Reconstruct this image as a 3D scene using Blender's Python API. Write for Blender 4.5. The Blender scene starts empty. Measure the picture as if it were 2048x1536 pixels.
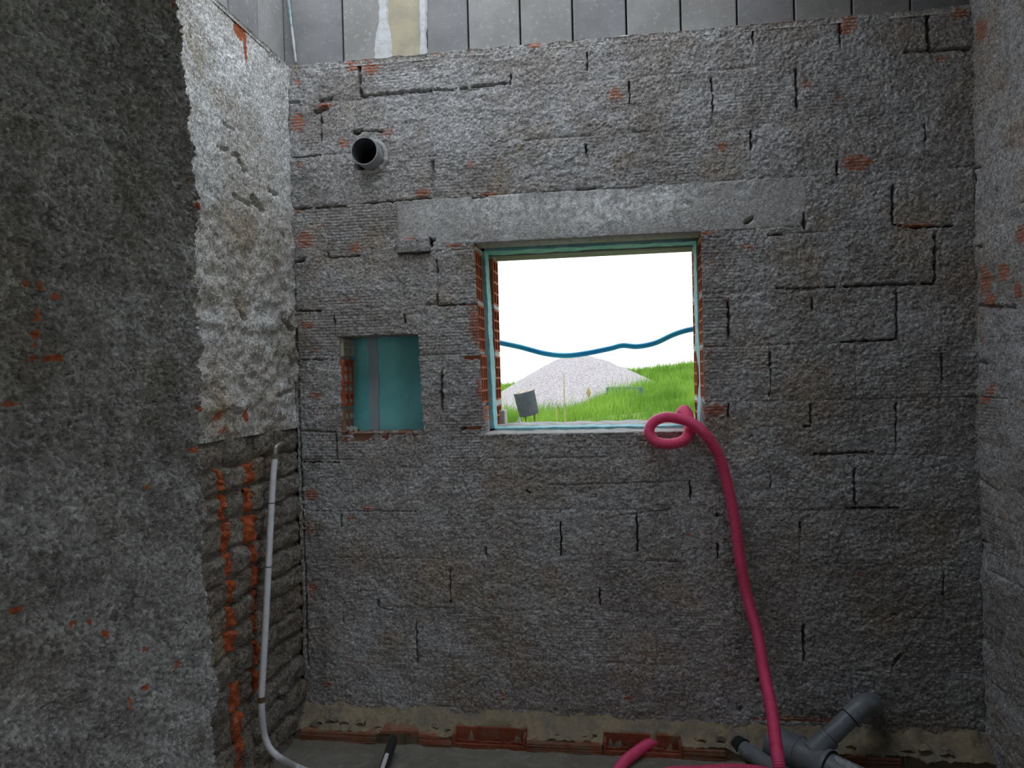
import bpy, math, random
import numpy as np
from mathutils import Matrix, Vector

random.seed(7)
rng = np.random.default_rng(11)
SC = bpy.context.scene
COL = SC.collection

# ------------------------------------------------------------------ camera
FPX, YAW, PITCH, ROLL = 1500.0, 8.5, -0.6, -1.4
CAM = Vector((0.0, -3.0, 1.40))
ROT = (Matrix.Rotation(math.radians(YAW), 3, 'Z') @ Matrix.Rotation(math.radians(90 + PITCH), 3, 'X')
       @ Matrix.Rotation(math.radians(ROLL), 3, 'Z'))
cd = bpy.data.cameras.new('camera')
cd.sensor_width = 36.0
cd.lens = FPX / 2048 * 36.0
cd.clip_start = 0.05
cam = bpy.data.objects.new('camera', cd)
COL.objects.link(cam)
cam.matrix_world = Matrix.Translation(CAM) @ ROT.to_4x4()
SC.camera = cam


def at(px, py, ax, v):
    """photo pixel -> point where its ray meets the plane coordinate[ax] = v"""
    d = ROT @ Vector(((px - 1024) / FPX, (768 - py) / FPX, -1.0))
    return CAM + d * ((v - CAM[ax]) / d[ax])


def Y(px, py, y=0.0): return at(px, py, 1, y)
def X(px, py, x): return at(px, py, 0, x)
def Z(px, py, z): return at(px, py, 2, z)


# ------------------------------------------------------------------ sky and exposure
w = bpy.data.worlds.new('overcast_sky')
SC.world = w
w.use_nodes = True
wn = w.node_tree
bg = wn.nodes['Background']
tc = wn.nodes.new('ShaderNodeTexCoord')
sep = wn.nodes.new('ShaderNodeSeparateXYZ')
rmp = wn.nodes.new('ShaderNodeValToRGB')
rmp.color_ramp.elements[0].position = 0.0
rmp.color_ramp.elements[0].color = (0.97, 0.98, 1.0, 1)
rmp.color_ramp.elements[1].position = 1.0
rmp.color_ramp.elements[1].color = (0.80, 0.90, 1.0, 1)
wn.links.new(tc.outputs['Generated'], sep.inputs[0])
wn.links.new(sep.outputs['Z'], rmp.inputs[0])
wn.links.new(rmp.outputs[0], bg.inputs['Color'])
bg.inputs['Strength'].default_value = 1.0
vs = SC.view_settings
vs.view_transform = 'Standard'
vs.look = 'None'
vs.gamma = 1.0
vs.use_curve_mapping = False
vs.exposure = 1.25
# open sky above the far part of the room; a slab roofs the near part; right arm and taller right wall added for shade
ROOF_Z, ROOF_EDGE, ROOF_SIDE = 3.10, -1.5, 0.48
RIGHT_TOP, PANEL_TOP = 3.3, 3.10

# ------------------------------------------------------------------ noise
_perm = rng.permutation(512).astype(np.int64)
_perm = np.concatenate([_perm, _perm, _perm])
_ga = rng.uniform(0, 2 * np.pi, 1536)


def perlin(u, v, seed=0):
    u = np.asarray(u, float) + 1000.37 + seed * 17.3
    v = np.asarray(v, float) + 1000.71 + seed * 31.9
    iu = np.floor(u).astype(np.int64); iv = np.floor(v).astype(np.int64)
    fu = u - iu; fv = v - iv

    def g(a, b, du, dv):
        h = _ga[_perm[(_perm[(a) % 512] + b) % 512]]
        return np.cos(h) * du + np.sin(h) * dv
    su = fu * fu * fu * (fu * (fu * 6 - 15) + 10); sv = fv * fv * fv * (fv * (fv * 6 - 15) + 10)
    n0 = g(iu, iv, fu, fv) * (1 - su) + g(iu + 1, iv, fu - 1, fv) * su
    n1 = g(iu, iv + 1, fu, fv - 1) * (1 - su) + g(iu + 1, iv + 1, fu - 1, fv - 1) * su
    return (n0 * (1 - sv) + n1 * sv) * 1.5


def fbm(u, v, seed=0, oct=4, lac=2.1, gain=0.5):
    s = 0; a = 1.0
    for k in range(oct):
        s = s + a * perlin(u * lac ** k, v * lac ** k, seed + k * 3)
        a *= gain
    return s


def pebbles(u, v, seed=0, fill=1.0):
    """cellular bumps: 1 at a stone's middle, 0 between stones"""
    u = np.asarray(u, float) + 500 + seed * 7.7; v = np.asarray(v, float) + 500 + seed * 3.1
    iu = np.floor(u).astype(np.int64); iv = np.floor(v).astype(np.int64)
    best = np.full(u.shape, 9.0)
    for a in (-1, 0, 1):
        for b in (-1, 0, 1):
            h = _perm[(_perm[(iu + a) % 512] + iv + b) % 512]
            cx = iu + a + 0.5 + 0.42 * np.cos(_ga[h]); cy = iv + b + 0.5 + 0.42 * np.sin(_ga[h + 400])
            r = 0.45 + 0.4 * (h % 97) / 97.0
            best = np.minimum(best, np.hypot(u - cx, v - cy) / r)
    return np.clip(1 - best ** 2, 0, 1)


def sstep(a, b, t):
    t = np.clip((t - a) / (b - a), 0, 1)
    return t * t * (3 - 2 * t)


# ------------------------------------------------------------------ materials
class MatB:
    def __init__(s, name, rough=0.9, spec=0.2, metal=0.0):
        s.m = bpy.data.materials.new(name); s.m.use_nodes = True
        s.t = s.m.node_tree; s.p = s.t.nodes['Principled BSDF']
        s.p.inputs['Roughness'].default_value = rough
        s.p.inputs['Specular IOR Level'].default_value = spec
        s.p.inputs['Metallic'].default_value = metal
        s.pos = s.n('ShaderNodeNewGeometry').outputs['Position']

    def n(s, ty, **kw):
        nd = s.t.nodes.new(ty)
        for k, v in kw.items(): setattr(nd, k, v)
        return nd

    def l(s, a, b): s.t.links.new(a, b)

    def noise(s, scale, detail=4, rough=0.55, stretch=None, off=0.0):
        nd = s.n('ShaderNodeTexNoise'); nd.inputs['Scale'].default_value = scale
        nd.inputs['Detail'].default_value = detail; nd.inputs['Roughness'].default_value = rough
        v = s.pos
        if stretch or off:
            mp = s.n('ShaderNodeMapping'); s.l(v, mp.inputs[0])
            if stretch: mp.inputs['Scale'].default_value = stretch
            mp.inputs['Location'].default_value = (off, off * 0.7, off * 1.3)
            v = mp.outputs[0]
        s.l(v, nd.inputs['Vector'])
        return nd.outputs['Fac']

    def rng(s, fac, a, b, lo=0.0, hi=1.0):
        nd = s.n('ShaderNodeMapRange'); nd.interpolation_type = 'SMOOTHSTEP'
        for i, v in zip((1, 2, 3, 4), (a, b, lo, hi)): nd.inputs[i].default_value = v
        s.l(fac, nd.inputs[0]); return nd.outputs[0]

    def math(s, op, a, b=None):
        nd = s.n('ShaderNodeMath', operation=op)
        for i, v in enumerate((a, b)):
            if v is None: continue
            if isinstance(v, (int, float)): nd.inputs[i].default_value = v
            else: s.l(v, nd.inputs[i])
        return nd.outputs[0]

    def mix(s, fac, a, b, blend='MIX'):
        nd = s.n('ShaderNodeMix', data_type='RGBA', blend_type=blend)
        for i, v in ((0, fac), (6, a), (7, b)):
            if isinstance(v, (int, float)): nd.inputs[i].default_value = v
            elif isinstance(v, tuple): nd.inputs[i].default_value = (*v, 1)
            else: s.l(v, nd.inputs[i])
        return nd.outputs[2]

    def attr(s, name):
        return s.n('ShaderNodeAttribute', attribute_name=name).outputs['Fac']

    def color(s, c):
        if isinstance(c, tuple): s.p.inputs['Base Color'].default_value = (*c, 1)
        else: s.l(c, s.p.inputs['Base Color'])

    def bump(s, h, strength=0.5, dist=0.01):
        nd = s.n('ShaderNodeBump'); nd.inputs['Strength'].default_value = strength
        nd.inputs['Distance'].default_value = dist
        s.l(h, nd.inputs['Height']); s.l(nd.outputs[0], s.p.inputs['Normal'])


CLAY = (0.40, 0.105, 0.045)


def parge_mat(name, A, B, dark, palec, grain=150, bumpd=0.006, stripe=True, speck=1.0, warm=(0.30, 0.24, 0.18)):
    b = MatB(name, 0.95, 0.12)
    big = b.rng(b.noise(2.6, 6, 0.65), 0.42, 0.58)
    c = b.mix(big, A, B)
    c = b.mix(b.rng(b.noise(6, 6, 0.7, off=3.1), 0.5, 0.66, 0, 0.85), c, dark)
    c = b.mix(b.rng(b.noise(4.3, 5, 0.65, off=9.1), 0.5, 0.68, 0, 0.8), c, warm)
    c = b.mix(b.rng(b.noise(9, 6, 0.75, off=5.7), 0.55, 0.72, 0, 0.6), c, palec)
    pm = b.math('MULTIPLY', b.attr('pale'), b.rng(b.noise(30, 6, 0.75, off=2.2), 0.42, 0.56, 0.1, 1.0))
    c = b.mix(pm, c, palec)
    sp = b.rng(b.noise(grain, 5, 0.7), 0.3, 0.72, 0.66, 1.34)
    vo = b.n('ShaderNodeTexVoronoi'); vo.inputs['Scale'].default_value = grain * 0.85; vo.inputs['Randomness'].default_value = 1.0
    b.l(b.pos, vo.inputs['Vector'])
    vc = b.n('ShaderNodeSeparateColor'); b.l(vo.outputs['Color'], vc.inputs[0])
    sp = b.math('MULTIPLY', sp, b.math('ADD', b.math('MULTIPLY', vc.outputs[0], 0.75 * speck), 1 - 0.38 * speck))
    g = b.n('ShaderNodeCombineColor'); [b.l(sp, g.inputs[i]) for i in range(3)]
    c = b.mix(1.0, c, g.outputs[0], 'MULTIPLY')
    fine = b.noise(grain * 0.9, 5, 0.7, (1, 1, 1.25), off=7.7)
    h = b.math('ADD', b.math('MULTIPLY', fine, 0.7), b.math('MULTIPLY', vo.outputs['Distance'], -0.45))
    fine = h
    if stripe:
        sx = b.n('ShaderNodeSeparateXYZ'); b.l(b.pos, sx.inputs[0])
        wob = b.math('MULTIPLY', b.noise(9, 2), 0.006)
        st = b.math('SINE', b.math('MULTIPLY', b.math('ADD', sx.outputs['Z'], wob), 2 * math.pi / 0.0125))
        st = b.rng(st, -0.6, 0.5)
        comb = b.attr('comb')
        thr = b.math('ADD', b.math('MULTIPLY', b.attr('clay'), 1.3), b.math('MULTIPLY', b.math('SUBTRACT', b.noise(55, 4, 0.7), 0.5), 1.5))
        cm = b.rng(thr, 0.42, 0.62)
        cm = b.math('MULTIPLY', cm, b.math('ADD', b.math('MULTIPLY', st, 0.75), 0.25))
        cl = b.mix(b.noise(90, 3), CLAY, (0.56, 0.20, 0.11))
        c = b.mix(cm, c, cl)
        c = b.mix(b.math('MULTIPLY', comb, b.math('MULTIPLY', b.math('SUBTRACT', 1.0, st), 0.45)), c, (0.13, 0.11, 0.095))
        h = b.math('ADD', fine, b.math('MULTIPLY', b.math('MULTIPLY', st, b.math('ADD', comb, b.attr('clay'))), 0.35))
    else:
        cm = b.rng(b.math('ADD', b.math('MULTIPLY', b.attr('clay'), 1.3), b.math('MULTIPLY', b.math('SUBTRACT', b.noise(60, 4, 0.7), 0.5), 1.5)), 0.42, 0.62)
        c = b.mix(cm, c, b.mix(b.noise(90, 3), CLAY, (0.5, 0.17, 0.09)))
    b.color(c); b.bump(h, 0.9, bumpd)
    return b.m


def noisy_mat(name, c1, c2, scale=20, rough=0.8, spec=0.3, bump=0.0, bscale=150, c3=None, metal=0.0, stretch=None, s3=5):
    b = MatB(name, rough, spec, metal)
    c = b.mix(b.rng(b.noise(scale, 5, 0.6, stretch), 0.35, 0.68), c1, c2)
    if c3: c = b.mix(b.rng(b.noise(s3, 6, 0.7, off=4.4), 0.54, 0.68), c, c3)
    b.color(c)
    if bump: b.bump(b.noise(bscale, 5, 0.65), 0.9, bump)
    return b.m


M = {}
M['parge'] = parge_mat('parged_block', (0.37, 0.345, 0.33), (0.46, 0.455, 0.46), (0.285, 0.27, 0.26), (0.66, 0.66, 0.68), warm=(0.38, 0.32, 0.26))
M['lintel'] = parge_mat('lintel_concrete', (0.40, 0.39, 0.38), (0.45, 0.445, 0.44), (0.34, 0.33, 0.32), (0.85, 0.85, 0.86), stripe=False, bumpd=0.0025, speck=0.5, warm=(0.40, 0.375, 0.345))
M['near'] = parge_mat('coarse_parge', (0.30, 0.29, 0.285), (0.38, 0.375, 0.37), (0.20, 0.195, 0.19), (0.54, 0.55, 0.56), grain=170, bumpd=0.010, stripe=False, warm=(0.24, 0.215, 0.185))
M['plaster'] = parge_mat('old_plaster', (0.54, 0.51, 0.47), (0.64, 0.63, 0.62), (0.34, 0.31, 0.27), (0.88, 0.88, 0.89), grain=150, stripe=False, warm=(0.38, 0.31, 0.23))
M['rubble'] = parge_mat('mortared_brick', (0.21, 0.18, 0.15), (0.26, 0.235, 0.205), (0.14, 0.12, 0.10), (0.33, 0.32, 0.30), grain=150, stripe=False, warm=(0.34, 0.27, 0.19))
M['mortar'] = noisy_mat('dark_joint_mortar', (0.15, 0.13, 0.105), (0.22, 0.19, 0.155), 30, 0.95, 0.1, 0.004)
M['ochre'] = noisy_mat('ochre_bedding_mortar', (0.42, 0.34, 0.225), (0.30, 0.26, 0.20), 14, 0.95, 0.1, 0.008, 110, (0.24, 0.23, 0.21), s3=11)
M['clay'] = noisy_mat('fired_clay', (0.40, 0.11, 0.05), (0.50, 0.165, 0.085), 35, 0.85, 0.15, 0.002, 200, (0.30, 0.085, 0.045))
M['clay_cut'] = noisy_mat('broken_clay', (0.54, 0.135, 0.05), (0.42, 0.10, 0.045), 45, 0.9, 0.1, 0.008, 110, (0.50, 0.26, 0.17), s3=24)
M['clay_dark'] = noisy_mat('dark_clay', (0.27, 0.075, 0.042), (0.35, 0.115, 0.065), 25, 0.85, 0.15, 0.003, 150, (0.24, 0.15, 0.10), s3=14)  # darker, browner clay for the open footing bricks
M['clay_dusty'] = noisy_mat('dusty_clay', (0.34, 0.13, 0.075), (0.30, 0.22, 0.16), 25, 0.9, 0.1, 0.003, 150, (0.40, 0.12, 0.06))
M['panel'] = noisy_mat('precast_concrete', (0.30, 0.295, 0.285), (0.37, 0.365, 0.36), 6, 0.85, 0.2, 0.0015, 180, (0.45, 0.45, 0.46), s3=45)
M['panel_dark'] = noisy_mat('precast_concrete_dark', (0.24, 0.24, 0.245), (0.30, 0.30, 0.305), 6, 0.85, 0.2, 0.0015, 180, (0.38, 0.38, 0.39), s3=45)
M['tan'] = noisy_mat('stained_tan_strip', (0.40, 0.36, 0.28), (0.52, 0.46, 0.33), 12, 0.7, 0.3, 0.001, 100)
M['foam'] = noisy_mat('white_foam', (0.68, 0.70, 0.71), (0.58, 0.60, 0.61), 25, 0.8, 0.2, 0.004, 60)
M['floor'] = noisy_mat('damp_concrete_floor', (0.20, 0.18, 0.145), (0.26, 0.245, 0.215), 8, 0.85, 0.2, 0.003, 130, (0.30, 0.29, 0.27), s3=22)
M['plainwall'] = noisy_mat('plain_rough_wall', (0.26, 0.25, 0.24), (0.32, 0.31, 0.30), 5, 0.95, 0.1, 0.006, 60)
M['slab'] = noisy_mat('slab_concrete', (0.30, 0.29, 0.28), (0.36, 0.35, 0.34), 4, 0.9, 0.1, 0.003, 60)

b = MatB('teal_board', 0.75, 0.25)
c = b.mix(b.rng(b.noise(5, 4, 0.6), 0.35, 0.65), (0.15, 0.50, 0.52), (0.21, 0.60, 0.61))
c = b.mix(b.rng(b.noise(40, 5, 0.7, (1, 1, 0.07)), 0.56, 0.72, 0, 0.55), c, (0.13, 0.27, 0.25))
c = b.mix(b.rng(b.noise(30, 4, 0.7, off=6), 0.62, 0.75, 0, 0.6), c, (0.42, 0.62, 0.60))
b.color(c); b.bump(b.noise(120, 3), 0.4, 0.001); M['teal'] = b.m
b = MatB('teal_edge', 0.75, 0.25)
c = b.mix(b.rng(b.noise(25, 5, 0.65), 0.35, 0.65), (0.20, 0.48, 0.53), (0.34, 0.60, 0.65))
c = b.mix(b.rng(b.noise(60, 4, 0.7, off=6), 0.62, 0.75, 0, 0.6), c, (0.55, 0.66, 0.63))
b.color(c); b.bump(b.noise(150, 3), 0.6, 0.002); M['teal_edge'] = b.m
M['tape'] = noisy_mat('lilac_joint_filler', (0.40, 0.44, 0.47), (0.30, 0.40, 0.42), 30, 0.8, 0.2, stretch=(1, 1, 0.2))
M['sill'] = noisy_mat('sill_mortar', (0.50, 0.49, 0.47), (0.40, 0.385, 0.365), 18, 0.9, 0.15, 0.003, 120)
M['pvc'] = noisy_mat('grey_pvc', (0.17, 0.19, 0.215), (0.215, 0.235, 0.26), 15, 0.42, 0.5, c3=(0.30, 0.32, 0.33), s3=30)
M['pvc_vent'] = noisy_mat('dusty_grey_pvc', (0.26, 0.27, 0.29), (0.36, 0.37, 0.385), 30, 0.55, 0.4)
M['pvc_in'] = noisy_mat('pvc_inside', (0.10, 0.105, 0.115), (0.13, 0.135, 0.145), 20, 0.6, 0.3)
M['seal'] = noisy_mat('rubber_seal', (0.02, 0.02, 0.022), (0.03, 0.03, 0.033), 20, 0.6, 0.3)
M['splash'] = noisy_mat('mortar_splash', (0.50, 0.50, 0.49), (0.36, 0.36, 0.35), 60, 0.95, 0.1, 0.003, 150)
M['hose'] = noisy_mat('pink_red_plastic', (0.88, 0.085, 0.23), (0.82, 0.07, 0.20), 12, 0.42, 0.45)
M['white_pipe'] = noisy_mat('white_plastic', (0.74, 0.76, 0.78), (0.68, 0.70, 0.73), 20, 0.4, 0.45, c3=(0.52, 0.54, 0.56), s3=60)
M['brass'] = noisy_mat('dull_metal', (0.36, 0.33, 0.29), (0.26, 0.24, 0.21), 60, 0.42, 0.5, metal=0.8)
M['black'] = noisy_mat('black_plastic', (0.018, 0.02, 0.024), (0.03, 0.033, 0.038), 40, 0.4, 0.45)
M['blue'] = noisy_mat('blue_plastic', (0.015, 0.42, 0.92), (0.04, 0.58, 0.94), 8, 0.4, 0.5)
M['bucket'] = noisy_mat('dark_bucket_plastic', (0.055, 0.06, 0.085), (0.09, 0.095, 0.125), 8, 0.6, 0.35)
M['lid'] = noisy_mat('sandy_crust', (0.42, 0.37, 0.27), (0.22, 0.20, 0.17), 16, 0.9, 0.1)
M['rust'] = noisy_mat('rusty_steel', (0.20, 0.12, 0.07), (0.12, 0.08, 0.055), 30, 0.85, 0.2)
M['straw'] = noisy_mat('dry_stalk', (0.40, 0.33, 0.16), (0.28, 0.24, 0.12), 30, 0.9, 0.1)
M['stone'] = noisy_mat('pale_stone', (0.50, 0.49, 0.47), (0.40, 0.39, 0.37), 25, 0.9, 0.1, 0.003, 120)
M['white_bit'] = noisy_mat('white_bit', (0.75, 0.75, 0.73), (0.65, 0.65, 0.63), 40, 0.7, 0.3)
b = MatB('gravel', 0.95, 0.1)
c = b.mix(b.rng(b.noise(26, 6, 0.8), 0.36, 0.64), (0.24, 0.21, 0.21), (0.62, 0.57, 0.57))
b.color(c); b.bump(b.noise(30, 6, 0.75), 1.0, 0.03); M['gravel'] = b.m
b = MatB('soil', 0.95, 0.1)
b.color(b.mix(b.rng(b.noise(1.2, 4), 0.4, 0.6), (0.12, 0.22, 0.04), (0.24, 0.26, 0.09))); M['soil'] = b.m
b = MatB('grass_blade', 0.7, 0.15)
c = b.mix(b.rng(b.noise(0.9, 4), 0.35, 0.65), (0.08, 0.20, 0.02), (0.25, 0.42, 0.06))
c = b.mix(b.rng(b.noise(6, 3, 0.6, off=2), 0.55, 0.8, 0, 0.7), c, (0.36, 0.42, 0.12))
b.color(c)
tr = b.n('ShaderNodeBsdfTranslucent'); b.l(c, tr.inputs[0])
mx = b.n('ShaderNodeMixShader'); mx.inputs[0].default_value = 0.4
b.l(b.p.outputs[0], mx.inputs[1]); b.l(tr.outputs[0], mx.inputs[2])
b.l(mx.outputs[0], b.t.nodes['Material Output'].inputs['Surface']); M['grass'] = b.m
M['tarp'] = noisy_mat('green_sheet', (0.06, 0.12, 0.09), (0.10, 0.17, 0.13), 3, 0.7, 0.2)


# ------------------------------------------------------------------ object helpers
def link(name, me, mat=None, parent=None, smooth=False):
    o = bpy.data.objects.new(name, me)
    COL.objects.link(o)
    if mat: me.materials.append(mat if not isinstance(mat, str) else M[mat])
    if smooth: me.polygons.foreach_set('use_smooth', [True] * len(me.polygons))
    if parent: o.parent = parent
    return o


def recentre(o):
    me = o.data
    n = len(me.vertices)
    co = np.empty(n * 3); me.vertices.foreach_get('co', co); co = co.reshape(-1, 3)
    c = (co.min(0) + co.max(0)) / 2
    me.vertices.foreach_set('co', (co - c).ravel())
    p = Vector((0, 0, 0)); q = o.parent
    while q: p = p + q.location; q = q.parent
    o.location = Vector(c) - p
    return o


def tag(o, label, cat, group=None):
    o['label'] = label; o['category'] = cat
    if group: o['group'] = group
    return o


def struct(o, label, cat='wall'):
    o['kind'] = 'structure'; o['label'] = label; o['category'] = cat
    return o


def empty(name, loc=(0, 0, 0)):
    o = bpy.data.objects.new(name, None); COL.objects.link(o); o.location = loc
    o.empty_display_size = 0.05
    return o


def mesh_np(name, V, F4, attrs=None):
    """numpy vertices and quads -> mesh"""
    me = bpy.data.meshes.new(name)
    V = np.asarray(V, np.float32); F4 = np.asarray(F4, np.int32)
    k = F4.shape[1]
    me.vertices.add(len(V)); me.vertices.foreach_set('co', V.ravel())
    me.loops.add(F4.size); me.loops.foreach_set('vertex_index', F4.ravel())
    me.polygons.add(len(F4))
    me.polygons.foreach_set('loop_start', np.arange(0, F4.size, k, dtype=np.int32))
    me.update(calc_edges=True)
    for a, v in (attrs or {}).items():
        at_ = me.attributes.new(a, 'FLOAT', 'POINT'); at_.data.foreach_set('value', np.asarray(v, np.float32))
    return me


class MB:
    """collects simple shapes into one mesh"""
    def __init__(s): s.v = []; s.f = []

    def add(s, vs, fs):
        o = len(s.v); s.v += [tuple(p) for p in vs]; s.f += [tuple(i + o for i in f) for f in fs]
        return s

    def box(s, x0, x1, y0, y1, z0, z1, jit=0.0):
        vs = [(x, y, z) for x in (x0, x1) for y in (y0, y1) for z in (z0, z1)]
        if jit: vs = [tuple(c + random.uniform(-jit, jit) for c in p) for p in vs]
        return s.add(vs, [(0, 1, 3, 2), (4, 6, 7, 5), (0, 4, 5, 1), (2, 3, 7, 6), (0, 2, 6, 4), (1, 5, 7, 3)])

    def tube(s, pts, radii, n=14, cap=True):
        pts = [Vector(p) for p in pts]
        if isinstance(radii, (int, float)): radii = [radii] * len(pts)
        rings = []; up = None
        for i, p in enumerate(pts):
            t = (pts[min(i + 1, len(pts) - 1)] - pts[max(i - 1, 0)]).normalized()
            if up is None:
                up = Vector((0, 0, 1)) if abs(t.z) < 0.9 else Vector((1, 0, 0))
            up = (up - t * up.dot(t)).normalized()
            r = t.cross(up)
            rings.append([p + (up * math.cos(a) + r * math.sin(a)) * radii[i] for a in [2 * math.pi * k / n for k in range(n)]])
        vs = [q for ring in rings for q in ring]; fs = []
        for i in range(len(rings) - 1):
            for k in range(n):
                fs.append((i * n + k, i * n + (k + 1) % n, (i + 1) * n + (k + 1) % n, (i + 1) * n + k))
        if cap:
            fs.append(tuple(range(n - 1, -1, -1))); fs.append(tuple((len(rings) - 1) * n + k for k in range(n)))
        return s.add(vs, fs)

    def build(s, name, mat, parent=None, smooth=False, bevel=0.0):
        me = bpy.data.meshes.new(name); me.from_pydata(s.v, [], s.f); me.update()
        o = link(name, me, mat, parent, smooth)
        recentre(o)
        if bevel:
            m = o.modifiers.new('bevel', 'BEVEL'); m.width = bevel; m.segments = 2; m.limit_method = 'ANGLE'
        if smooth:
            e = o.modifiers.new('split', 'EDGE_SPLIT'); e.split_angle = math.radians(40)
        return o


def spline(pts, step):
    """Catmull-Rom through pts, sampled about every step metres"""
    P = [np.array(p, float) for p in pts]
    P = [2 * P[0] - P[1]] + P + [2 * P[-1] - P[-2]]
    out = []
    for i in range(1, len(P) - 2):
        a, b_, c_, d = P[i - 1:i + 3]
        for t in np.linspace(0, 1, 24, endpoint=False):
            out.append(0.5 * (2 * b_ + (c_ - a) * t + (2 * a - 5 * b_ + 4 * c_ - d) * t * t + (3 * b_ - a - 3 * c_ + d) * t ** 3))
    out.append(P[-2]); out = np.array(out)
    s = np.concatenate([[0], np.cumsum(np.linalg.norm(np.diff(out, axis=0), axis=1))])
    n = max(2, int(s[-1] / step)); q = np.linspace(0, s[-1], n)
    return [Vector((np.interp(k, s, out[:, 0]), np.interp(k, s, out[:, 1]), np.interp(k, s, out[:, 2]))) for k in q]


# ------------------------------------------------------------------ parged block walls
FLOOR = -0.07
ZL = [2.725, 2.563, 2.345, 2.133, 1.920, 1.700, 1.495, 1.280, 1.068, 0.860, 0.655, 0.452, 0.248, 0.045, FLOOR]
WX0, WX1, WZ0, WZ1 = -0.580, 0.308, 1.166, 1.945          # window opening
p = Y(680, 770); q = Y(842, 770)
NX0, NX1, NZ0, NZ1 = p.x, q.x, Y(760, 866).z, Y(760, 670).z   # meter niche
WALL_X0, WALL_X1 = -1.372, 1.300


def grid_lines(a, b, step, extra=()):
    n = max(2, int(round((b - a) / step)))
    g = list(np.linspace(a, b, n + 1))
    for e in (0.0018, 0.004, 0.0075): g += [a + e, b - e]
    g += [e for e in extra if a < e < b]
    for e in extra:
        for dlt in (-0.004, 0.004):
            if a < e + dlt < b: g.append(e + dlt)
    g = np.unique(np.round(g, 5))
    keep = [g[0]]
    for t in g[1:]:
        if t - keep[-1] > 0.0012: keep.append(t)
    keep[-1] = g[-1]
    return np.array(keep)


def relief_block(name, parent, mat, u0, u1, v0, v1, fmap, height, thick, step, groove, holes=(), gaps=(), blobs=None, warp=None, open_sides=(), proud=0.0, comb=0.0):
    """one block: a rough front grid with joints, closed at the sides and behind.
    fmap(u, v, h) -> world xyz, h = how far the surface stands out of the wall plane"""
    eu = [e for h in holes for e in (h[0], h[1])]; ev = [e for h in holes for e in (h[2], h[3])]
    gu = grid_lines(u0, u1, step, eu); gv = grid_lines(v0, v1, step, ev)
    U, V = np.meshgrid(gu, gv, indexing='ij')
    d = np.minimum(np.minimum(U - u0, u1 - U), np.minimum(V - v0, v1 - V))
    openn = sstep(0.05, 0.95, fbm(U * 5.5, V * 5.5, 41, 3))
    A = groove * (0.06 + 0.94 * openn)
    H = height(U, V) + proud * sstep(0.0, 0.012, d) - A * np.exp(-(d / 0.0045) ** 2)
    for (a, b_, c_, e, wd, dp) in gaps:
        L2 = (c_ - a) ** 2 + (e - b_) ** 2 + 1e-9
        if max(a, c_) + wd * 2 < u0 or min(a, c_) - wd * 2 > u1 or max(b_, e) + wd * 2 < v0 or min(b_, e) - wd * 2 > v1: continue
        wu = U + 0.0035 * perlin(V * 45, U * 30, 5); wv = V + 0.0035 * perlin(U * 45, V * 30, 6)
        t = np.clip(((wu - a) * (c_ - a) + (wv - b_) * (e - b_)) / L2, 0, 1)
        ds = np.hypot(wu - a - t * (c_ - a), wv - b_ - t * (e - b_))
        wk = wd * np.clip(0.85 + 0.75 * perlin(U * 38, V * 38, 15), 0.25, 1.7)
        H = H - dp * (1 - sstep(wk * 0.5, wk * 1.2, ds))
    attrs = {}
    for k in ('clay', 'pale'):
        m = np.zeros_like(U)
        for (a, b_, ru, rv, amt) in (blobs or {}).get(k, ()):
            m = np.maximum(m, amt * np.exp(-((U - a) / ru) ** 2 - ((V - b_) / rv) ** 2))
        attrs[k] = m.ravel()
    attrs['comb'] = (comb * sstep(-0.35, 0.5, fbm(U * 3.5, V * 3.5, 77, 2))).ravel()
    keep = np.ones((len(gu) - 1, len(gv) - 1), bool)
    cu = (gu[1:] + gu[:-1]) / 2; cv = (gv[1:] + gv[:-1]) / 2
    for h in holes:
        keep &= ~((cu[:, None] > h[0]) & (cu[:, None] < h[1]) & (cv[None] > h[2]) & (cv[None] < h[3]))
    if not keep.any(): return None
    if warp: U, V = warp(U, V)
    Fr = fmap(U, V, H).reshape(-1, 3); Bk = fmap(U, V, np.full_like(U, -thick)).reshape(-1, 3)
    N = len(Fr); idx = np.arange(N).reshape(U.shape)
    I, J = np.nonzero(keep)
    F = [np.stack([idx[I, J], idx[I + 1, J], idx[I + 1, J + 1], idx[I, J + 1]], 1)]
    pad = np.pad(keep, 1)
    for side, (di, dj, a, b_) in dict(u0=(-1, 0, (0, 1), (0, 0)), u1=(1, 0, (1, 0), (1, 1)), v0=(0, -1, (0, 0), (1, 0)), v1=(0, 1, (1, 1), (0, 1))).items():
        if side in open_sides: continue
        bm_ = keep & ~pad[1 + di:pad.shape[0] - 1 + di, 1 + dj:pad.shape[1] - 1 + dj]
        i, j = np.nonzero(bm_)
        if len(i) == 0: continue
        p0 = idx[i + a[0], j + a[1]]; p1 = idx[i + b_[0], j + b_[1]]
        F.append(np.stack([p0, p0 + N, p1 + N, p1], 1))
    F = np.concatenate(F)
    Vall = np.concatenate([Fr, Bk]); used = np.unique(F)
    remap = np.zeros(len(Vall), np.int64); remap[used] = np.arange(len(used))
    at2 = {k: np.concatenate([v, v])[used] for k, v in attrs.items()}
    me = mesh_np(name, Vall[used], remap[F], at2)
    o = link(name, me, mat, parent, True)
    recentre(o)
    return o


# ---- back wall
wall_back = empty('wall_back')
struct(wall_back, 'grey parged hollow block back wall with window opening and small niche')


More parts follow.
